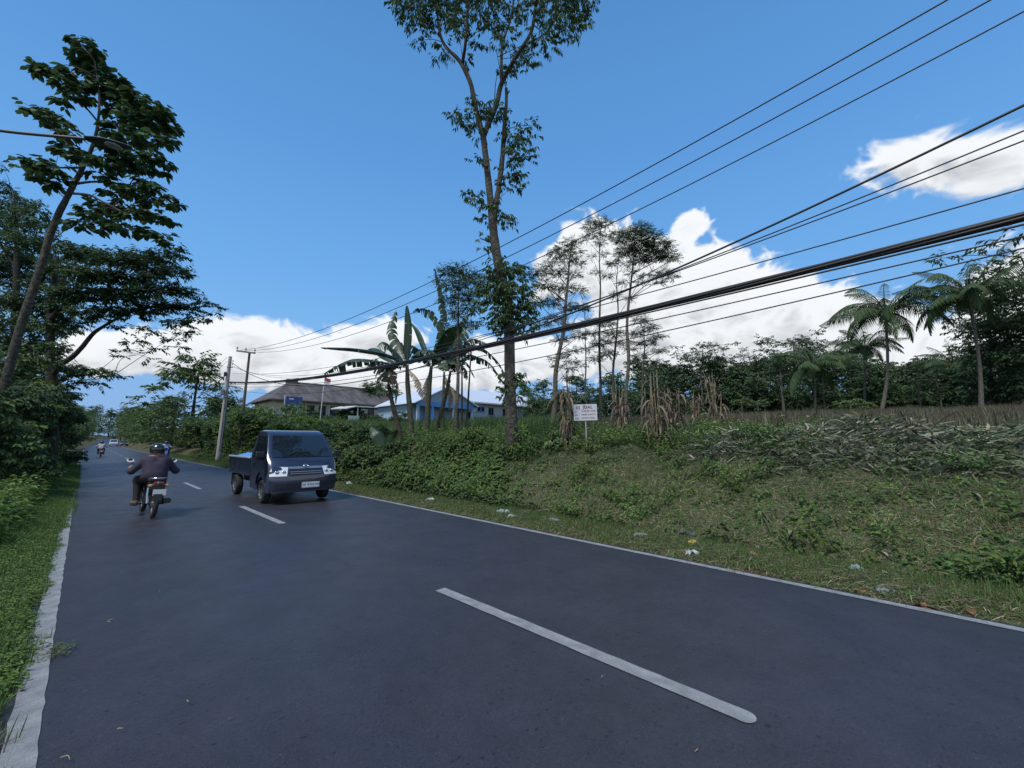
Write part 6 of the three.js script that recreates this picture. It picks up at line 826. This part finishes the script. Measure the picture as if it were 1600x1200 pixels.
  part('bumper_lip', skinPanel(cab.map, [[0.7, 0.3, -0.96], [0.7, 0.3, 0.96], [0.75, 0.345, 0.96], [0.75, 0.345, -0.96]], V(0, -0.01, 0.025), 2, 14), alloy, t); part('bumper_slot', skinPanel(cab.map, [[0.76, 0.43, -0.55], [0.76, 0.43, 0.55], [0.765, 0.52, 0.55], [0.765, 0.52, -0.55]], V(0, 0, 0.01), 2, 10), trim, t);
  const pt = canvasTex(512, 170, (g, w, h) => { g.fillStyle = '#d9dade'; g.fillRect(0, 0, w, h); g.strokeStyle = '#3a3c44'; g.lineWidth = 6; g.strokeRect(6, 6, w - 12, h - 12); g.fillStyle = '#20242e'; g.font = 'bold 96px sans-serif'; g.textBaseline = 'middle'; g.fillText('W', 22, 78); g.fillText('8743', 148, 78); g.fillText('XN', 380, 78); g.font = 'bold 28px sans-serif'; g.fillText('08 · 26', 210, 146); });
  const pl = part('number_plate', rbox(0.12, 0.455, 0.785, 0.43, 0.14, 0.012, 0.004), std([0.7, 0.7, 0.72], 0.5), t); part('plate_print', new THREE.PlaneGeometry(0.42, 0.13), std([1, 1, 1], 0.5, { map: pt }), pl).position.set(0.12, 0.455, 0.7925);
  // bed with blue tarpaulin
  const bed = new Mesher(); bed.box(-0.8, 0.62, -3.42, 0.8, 0.72, -1.12); part('bed_floor', bed.geo(), paint, t); for (const s of [-1, 1]) { const sp = part('side_gate', rbox(s * 0.8, 0.92, -2.27, 0.045, 0.42, 2.3, 0.015), paint, t); part('rail', rbox(s * 0.81, 1.1, -2.27, 0.075, 0.055, 2.32, 0.02), std([0.5, 0.53, 0.6], 0.3, { metalness: 0.5 }), sp); for (const z of [-1.7, -2.3, -2.9]) part('rib', rbox(s * 0.828, 0.9, z, 0.02, 0.36, 0.05, 0.008), paint, sp); for (const z of [-1.75, -2.8]) part('hook', rbox(s * 0.832, 0.74, z, 0.025, 0.05, 0.05, 0.01), trim, sp); }
  part('tailgate', rbox(0, 0.92, -3.43, 1.6, 0.42, 0.045, 0.015), paint, t); part('headboard', rbox(0, 1.02, -1.1, 1.56, 0.62, 0.04, 0.015), paint, t);
  part('chassis', merged([boxGeo(-0.42, 0.36, -3.3, -0.32, 0.5, 0.3), boxGeo(0.32, 0.36, -3.3, 0.42, 0.5, 0.3), boxGeo(-0.31, 0.4, -1.2, 0.31, 0.48, -1.1), boxGeo(-0.31, 0.4, -2.2, 0.31, 0.48, -2.1), boxGeo(-0.31, 0.26, -2.75, 0.31, 0.36, -2.6)]), trim, t); for (const s of [-1, 1]) part('mudflap', rbox(s * 0.66, 0.42, -3.08, 0.26, 0.36, 0.015, 0.005), trim, t);
  const tp = new Mesher(), N = 22; for (let j = 0; j <= N; j++) for (let i = 0; i <= N; i++) { const u = i / N, v = j / N, e = Math.min(u, 1 - u, v, 1 - v); tp.v(lerp(-0.77, 0.77, u), 1.05 + 0.13 * smooth(0, 0.12, e) + 0.05 * n3(u * 5, v * 6, 3) + 0.03 * n3(u * 14, v * 12, 8), lerp(-3.38, -1.15, v), u, v); } for (let j = 0; j < N; j++) for (let i = 0; i < N; i++) { const a = j * (N + 1) + i; tp.q(a, a + N + 1, a + N + 2, a + 1); }
  const tarp = solo('tarpaulin', tp.geo(), phys([0.09, 0.27, 0.55], 0.45, { side: THREE.DoubleSide }), 'light blue tarpaulin stretched over the truck bed', 'tarpaulin', null, b);
  for (const [x, z, s] of [[-0.72, 0, -1], [0.72, 0, 1], [-0.72, -2.62, -1], [0.72, -2.62, 1]]) wheel(t, x, 0.29, z, 0.29, 0.175, s);
}
// small cars far down the road
function smallCar(label, color, x, f, turn, kind) {
  const b = V(x, rise(f) + 0.028, -f), t = thing('far_car', label, 'car', b, 'cars far down the road'), paint = phys(color, 0.35, { clearcoat: 0.8 }), A = (z) => arc(z, 0.35, 0.28, Math.PI * 0.98, Math.PI * 0.02, 7).reverse().reverse();
  const out = kind === 'van' ? [[1.6, 0.28], [1.95, 0.3], [2.0, 0.6], [1.85, 0.95], [1.35, 1.1], [0.75, 1.65], [0.4, 1.75], [-1.8, 1.76], [-1.98, 1.5], [-2.02, 0.6], [-1.95, 0.3], [-1.6, 0.28]] : [[1.5, 0.26], [1.85, 0.28], [1.9, 0.55], [1.75, 0.82], [0.95, 0.95], [0.3, 1.4], [-0.9, 1.45], [-1.6, 1.0], [-1.88, 0.9], [-1.9, 0.3], [-1.5, 0.26]];
  const body = lofted(out, 0.83, { taper: (y) => 1 - 0.16 * smooth(0.95, 1.8, y), nose: 0.12, zn: 1.0, edge: 0.03 }); part('body', body.geo, paint, t); const yw = kind === 'van' ? [1.12, 1.33, 1.64, 0.77] : [0.97, 0.92, 1.36, 0.36];
  part('windscreen', skinPanel(body.map, [[yw[1], yw[0], -0.85], [yw[1], yw[0], 0.85], [yw[3], yw[2], 0.84], [yw[3], yw[2], -0.84]], V(0, 0.01, 0.012), 4, 8), carGlass, t); for (const s of [-1, 1]) { part('headlight', rbox(s * 0.6, 0.75, 1.9, 0.34, 0.15, 0.12, 0.04), lensMat, t); const pts = [[0.6, 1.1], [0.3, yw[2] - 0.02], [-1.2, yw[2] - 0.02], [-1.4, 1.1]], m = new Mesher(), id = pts.map(([z, y]) => m.v(s * (0.83 * (1 - 0.16 * smooth(0.95, 1.8, y)) + 0.008), y, z)); s > 0 ? m.q(id[0], id[3], id[2], id[1]) : m.q(id[0], id[1], id[2], id[3]); part('side_window', m.geo(), carGlass, t); }
  part('grille', rbox(0, 0.62, 1.98, 0.8, 0.14, 0.04, 0.02), black, t); part('number_plate', rbox(0, 0.42, 2.0, 0.42, 0.12, 0.02, 0.005), std([0.6, 0.6, 0.6], 0.5), t); for (const z of [1.25, -1.25]) for (const s of [-1, 1]) wheel(t, s * 0.74, 0.29, z, 0.29, 0.18, s); t.rotation.y = turn;
}
smallCar('silver van coming over the far rise of the road', [0.5, 0.52, 0.54], 4.55 + 1.3, 158, 0, 'van');
smallCar('dark small car parked at the far right road edge', [0.07, 0.08, 0.1], 6.4 + 1.0, 150, 0.1, 'car');

// ------------------------------------------------------------------ people: one skin over a skeleton of tapered bones
function fleshed(bones, cell, k, paintOf) {
  const lo = V(1e9, 1e9, 1e9), hi = V(-1e9, -1e9, -1e9); for (const [a, ra, b, rb] of bones) for (const [p, r] of [[a, ra], [b, rb]]) { lo.min(V(p[0] - r, p[1] - r, p[2] - r)); hi.max(V(p[0] + r, p[1] + r, p[2] + r)); }
  const c = lo.clone().add(hi).multiplyScalar(0.5), ext = Math.max(hi.x - lo.x, hi.y - lo.y, hi.z - lo.z) / 2 + cell * 4, res = Math.ceil(ext * 2 / cell), mc = new MarchingCubes(res, new THREE.MeshStandardMaterial(), false, false, 120000), half = res / 2; mc.isolation = 0;
  const B = bones.map(([a, ra, b, rb]) => { const d = [b[0] - a[0], b[1] - a[1], b[2] - a[2]]; return { a, ra, rb, d, l: d[0] * d[0] + d[1] * d[1] + d[2] * d[2] || 1e-9 }; });
  for (let z = 0; z < res; z++) for (let y = 0; y < res; y++) for (let x = 0; x < res; x++) { const px = c.x + (x - half) / half * ext, py = c.y + (y - half) / half * ext, pz = c.z + (z - half) / half * ext; let e = 0, near = 9; for (const q of B) { const wx = px - q.a[0], wy = py - q.a[1], wz = pz - q.a[2], t = clamp((wx * q.d[0] + wy * q.d[1] + wz * q.d[2]) / q.l, 0, 1), dx = wx - q.d[0] * t, dy = wy - q.d[1] * t, dz = wz - q.d[2] * t, dd = Math.sqrt(dx * dx + dy * dy + dz * dz) - lerp(q.ra, q.rb, t); if (dd < near) near = dd; if (dd < 0.25) e += Math.exp(-dd / k); } mc.field[x + y * res + z * res * res] = e > 0 ? k * Math.log(e) : -near; }
  mc.update(); const n = mc.count, P = mc.positionArray.slice(0, n * 3); let g = new THREE.BufferGeometry(); for (let i = 0; i < n; i++) { P[i * 3] = P[i * 3] * ext + c.x; P[i * 3 + 1] = P[i * 3 + 1] * ext + c.y; P[i * 3 + 2] = P[i * 3 + 2] * ext + c.z; }
  g.setAttribute('position', new THREE.BufferAttribute(new Float32Array(P), 3)); g = mergeVertices(g, cell * 0.02); if (paintOf) { const pa = g.attributes.position, col = new Float32Array(pa.count * 3); for (let i = 0; i < pa.count; i++) col.set(paintOf(pa.getX(i), pa.getY(i), pa.getZ(i)), i * 3); g.setAttribute('color', new THREE.BufferAttribute(col, 3)); } g.computeVertexNormals(); return g;
}
// local axes of bike and rider: forward is -z, origin where the rear tyre meets the road
function rider(label, pos, turn, o) {
  const t = thing('person', label, 'person', pos, null), J = o.jacket, K = o.trousers, SK = [0.26, 0.15, 0.1];
  const el = o.elbow ?? 0.40, bones = [];
  const bone = (a, ra, b, rb) => bones.push([a, ra, b, rb]);
  bone([0, 0.80, -0.42], 0.165, [0, 0.98, -0.45], 0.15); bone([-0.06, 0.86, -0.42], 0.15, [-0.1, 1.1, -0.49], 0.13); bone([0.06, 0.86, -0.42], 0.15, [0.1, 1.1, -0.49], 0.13); bone([-0.15, 1.16, -0.51], 0.085, [0.15, 1.16, -0.51], 0.085); bone([0, 1.16, -0.51], 0.08, [0, 1.27, -0.54], 0.058); bone([0, 1.3, -0.56], 0.075, [0, 1.36, -0.57], 0.08);
  for (const s of [-1, 1]) {
    bone([s * 0.19, 1.14, -0.51], 0.078, [s * el, 0.92, -0.56], 0.062); bone([s * el, 0.92, -0.56], 0.06, [s * 0.33, 0.95, -0.84], 0.042);
    // hand closed round the grip
    bone([s * 0.325, 0.955, -0.86], 0.034, [s * 0.315, 0.965, -0.93], 0.03); for (let f = 0; f < 4; f++) { const x = s * (0.345 - f * 0.02), r = 0.0105 - f * 0.0006; bone([x, 0.98, -0.93], r, [x, 0.985, -0.975], r); bone([x, 0.985, -0.975], r, [x, 0.955, -0.985], r); bone([x, 0.955, -0.985], r, [x, 0.94, -0.955], r * 0.9); } bone([s * 0.29, 0.955, -0.92], 0.012, [s * 0.275, 0.945, -0.965], 0.01);
    bone([s * 0.1, 0.8, -0.45], 0.115, [s * 0.2, 0.72, -0.86], 0.085); bone([s * 0.2, 0.72, -0.86], 0.078, [s * 0.2, 0.33, -0.72], 0.055); bone([s * 0.2, 0.3, -0.7], 0.04, [s * 0.215, 0.27, -0.8], 0.04); bone([s * 0.2, 0.26, -0.68], 0.035, [s * 0.23, 0.245, -0.86], 0.03);
  }
  const g = fleshed(bones, 0.016, 0.018, (x, y, z) => { if (y > 1.235 && Math.abs(x) < 0.15) return SK; if (Math.abs(x) > 0.26 && z < -0.85 && y > 0.85) return SK; if (y < 0.31) return o.foot || SK; if (y < 0.79 + (z < -0.55 ? 0.05 : 0) && (Math.abs(x) < 0.33) && !(Math.abs(x) > 0.3 && y > 0.84)) return K; if (y < 0.86 && z < -0.55 && Math.abs(x) < 0.28) return K; const f = 1 + 0.35 * n3(x * 14, y * 22, z * 14); return [J[0] * f, J[1] * f, J[2] * f]; });
  part('body', g, std([1, 1, 1], 0.82, { vertexColors: true }), t);
  // helmet shell with visor, or hair
  const hel = part('helmet', new THREE.SphereGeometry(0.142, 26, 18, 0, 6.2832, 0, Math.PI * 0.66), phys(o.helmet, 0.3, { clearcoat: 0.8, side: THREE.DoubleSide }), t); hel.position.set(0, 1.375, -0.565); hel.scale.set(0.95, 1.0, 1.1); hel.rotation.x = -0.12; const vis = part('visor', new THREE.SphereGeometry(0.148, 20, 10, Math.PI * 1.15, Math.PI * 0.7, Math.PI * 0.34, Math.PI * 0.2), carGlass, hel); const band = part('rim_band', new THREE.TorusGeometry(0.122, 0.011, 6, 28), black, hel); band.rotation.x = Math.PI / 2; band.position.y = -0.068;
  // face under the visor: nose, eyes, mouth
  const face = (name, gx, x, y, z, m) => { const e = part(name, gx, m, t); e.position.set(x, y, z); return e; }; const skinM = std(SK, 0.7); face('nose', new THREE.ConeGeometry(0.017, 0.045, 8), 0, 1.315, -0.648, skinM).rotation.x = -0.35; for (const s of [-1, 1]) { face('eye', new THREE.SphereGeometry(0.011, 8, 6), s * 0.03, 1.337, -0.636, std([0.05, 0.04, 0.035], 0.3)); face('ear', new THREE.SphereGeometry(0.024, 8, 6), s * 0.083, 1.325, -0.56, skinM).scale.set(0.4, 1, 0.7); } face('mouth', new THREE.SphereGeometry(0.02, 8, 6), 0, 1.282, -0.632, std([0.2, 0.07, 0.06], 0.6)).scale.set(1, 0.3, 0.4);
  if (o.sandal) for (const s of [-1, 1]) part('sandal', rbox(s * 0.216, 0.212, -0.775, 0.1, 0.03, 0.27, 0.014), black, t);
  t.rotation.y = turn; if (o.lean) t.rotation.z = o.lean; return t;
}
function motorbike(label, pos, turn, o) {
  const t = thing('motorcycle', label, 'motorcycle', pos), R = 0.285, paint = phys(o.color, 0.3, { clearcoat: 1 }), dark = std([0.02, 0.02, 0.022], 0.55), seatM = std([0.025, 0.025, 0.028], 0.75);
  const wh = (z) => { const w = part('wheel', new THREE.TorusGeometry(R - 0.042, 0.042, 12, 34), rubber, t, 'black tyre'); w.rotation.y = Math.PI / 2; w.position.set(0, R, z); part('rim', new THREE.TorusGeometry(R - 0.085, 0.014, 8, 30), alloy, w); const hub = part('hub', new THREE.CylinderGeometry(0.055, 0.055, 0.11, 14), alloy, w); hub.rotation.x = Math.PI / 2; for (let k = 0; k < 12; k++) { const a = k / 12 * 6.283, sp = part('spoke', cyl(V(Math.cos(a) * 0.05, Math.sin(a) * 0.05, (k % 2 ? 1 : -1) * 0.03), V(Math.cos(a + 0.3) * (R - 0.09), Math.sin(a + 0.3) * (R - 0.09), 0), 0.0035, 0.0035, 4), chrome, w); } };
  wh(0); wh(-1.24);
  part('body', fleshed([[[0, 0.66, 0.06], 0.085, [0, 0.66, -0.45], 0.11], [[0, 0.6, -0.35], 0.1, [0, 0.42, -0.62], 0.09], [[0, 0.42, -0.6], 0.085, [0, 0.45, -0.78], 0.08], [[0, 0.45, -0.8], 0.08, [0, 0.88, -0.98], 0.085], [[-0.1, 0.5, -0.92], 0.06, [-0.11, 0.78, -0.96], 0.06], [[0.1, 0.5, -0.92], 0.06, [0.11, 0.78, -0.96], 0.06], [[0, 0.62, 0.06], 0.07, [0, 0.7, 0.2], 0.05], [[-0.07, 0.64, 0.08], 0.05, [0.07, 0.64, 0.08], 0.05]], 0.02, 0.02), paint, t);
  part('engine', merged([rbox(0, 0.33, -0.58, 0.2, 0.2, 0.34, 0.05), cyl(V(0, 0.36, -0.7), V(0, 0.42, -0.86), 0.075, 0.065, 14)]), dark, t); part('seat', rbox(0, 0.765, -0.28, 0.24, 0.085, 0.62, 0.04, 4), seatM, t);
  part('front_cowl', fleshed([[[0, 0.96, -1.0], 0.085, [0, 1.0, -1.06], 0.07], [[-0.08, 0.97, -1.0], 0.05, [0.08, 0.97, -1.0], 0.05]], 0.018, 0.02), paint, t); part('headlight', rbox(0, 0.95, -1.1, 0.17, 0.11, 0.08, 0.035), lensMat, t);
  part('handlebar', pipe([V(-0.36, 0.97, -0.93), V(-0.2, 0.98, -0.97), V(0, 0.96, -0.99), V(0.2, 0.98, -0.97), V(0.36, 0.97, -0.93)], 0.014, 8, 20), dark, t);
  for (const s of [-1, 1]) { const m = part('mirror', new THREE.SphereGeometry(0.07, 16, 10), dark, t); m.position.set(s * 0.37, 1.13, -0.955); m.scale.set(1.05, 0.72, 0.3); part('mirror_stem', cyl(V(s * 0.24, 0.98, -0.96), V(s * 0.35, 1.1, -0.96), 0.007, 0.007, 6), dark, t); const gl = part('mirror_glass', new THREE.CylinderGeometry(0.062, 0.062, 0.012, 20), chrome, m); gl.rotation.x = Math.PI / 2 - 0.35; gl.scale.set(1, 1, 1); gl.position.z = 0.055; gl.scale.z = 0.95;
    part('fork', cyl(V(s * 0.075, R, -1.24), V(s * 0.075, 0.8, -1.02), 0.022, 0.024, 10), alloy, t); part('shock_absorber', pipe([V(s * 0.11, 0.3, -0.02), V(s * 0.115, 0.45, -0.06), V(s * 0.11, 0.6, -0.1)], 0.026, 8, 8), s < 0 ? chrome : dark, t); part('swingarm', cyl(V(s * 0.08, R, 0), V(s * 0.07, 0.32, -0.5), 0.02, 0.022, 8), dark, t); part('turn_signal', rbox(s * 0.13, 0.665, 0.17, 0.07, 0.05, 0.06, 0.02), std([0.55, 0.3, 0.1], 0.2), t); part('footrest', cyl(V(s * 0.08, 0.22, -0.76), V(s * 0.28, 0.225, -0.76), 0.014, 0.014, 8), dark, t); }
  part('front_mudguard', new THREE.TorusGeometry(R + 0.02, 0.05, 6, 16, Math.PI * 0.8).rotateY(Math.PI / 2).rotateX(-0.3).translate(0, R, -1.24), paint, t); part('rear_mudguard', merged([rbox(0, 0.56, 0.22, 0.15, 0.26, 0.02, 0.008), rbox(0, 0.4, 0.3, 0.15, 0.14, 0.02, 0.008).rotateX(-0.12)]), dark, t);
  part('tail_light', rbox(0, 0.71, 0.19, 0.17, 0.055, 0.07, 0.02), std([0.3, 0.02, 0.02], 0.2), t); part('grab_rail', pipe([V(-0.12, 0.74, 0.0), V(-0.12, 0.8, 0.12), V(0, 0.81, 0.19), V(0.12, 0.8, 0.12), V(0.12, 0.74, 0.0)], 0.014, 8, 18), chrome, t); part('number_plate', rbox(0.02, 0.53, 0.245, 0.21, 0.12, 0.008, 0.003), std([0.68, 0.68, 0.66], 0.5), t);
  const ex = part('exhaust', merged([cyl(V(0.16, 0.3, -0.32), V(0.18, 0.36, 0.2), 0.05, 0.055, 16), cyl(V(0.1, 0.22, -0.75), V(0.16, 0.29, -0.3), 0.02, 0.025, 10)]), dark, t); part('heat_shield', rbox(0.235, 0.345, -0.03, 0.012, 0.06, 0.36, 0.005), chrome, ex);
  t.rotation.y = turn; if (o.lean) t.rotation.z = o.lean; return t;
}
{
  const a = V(1.13, 0.026, -11.4); motorbike('dark motorcycle ridden away with chrome grab rail and white plate', a, 0.05, { color: [0.03, 0.032, 0.05], lean: -0.04 }); rider('person in a dark purple jacket and black helmet riding away on the dark motorcycle', a, 0.05, { jacket: [0.034, 0.026, 0.048], trousers: [0.008, 0.008, 0.01], helmet: [0.01, 0.01, 0.012], sandal: true, lean: -0.04, elbow: 0.37 });
  const b = V(1.3 + bend(57), 0.026, -57); motorbike('red and black motorcycle far ahead in the left lane', b, 0, { color: [0.2, 0.03, 0.03] }); rider('person in a white top and dark helmet on the red motorcycle far ahead', b, 0, { jacket: [0.42, 0.4, 0.42], trousers: [0.09, 0.02, 0.02], helmet: [0.02, 0.02, 0.03] });
  const c = V(5.3 + bend(49), 0.026, -49.6); motorbike('bright blue scooter coming along the right road edge', c, Math.PI, { color: [0.02, 0.08, 0.45] }); rider('person in a blue and white jacket riding the blue scooter', c, Math.PI, { jacket: [0.5, 0.53, 0.58], trousers: [0.03, 0.05, 0.12], helmet: [0.03, 0.03, 0.035] });
}

renderer.render(scene, camera);
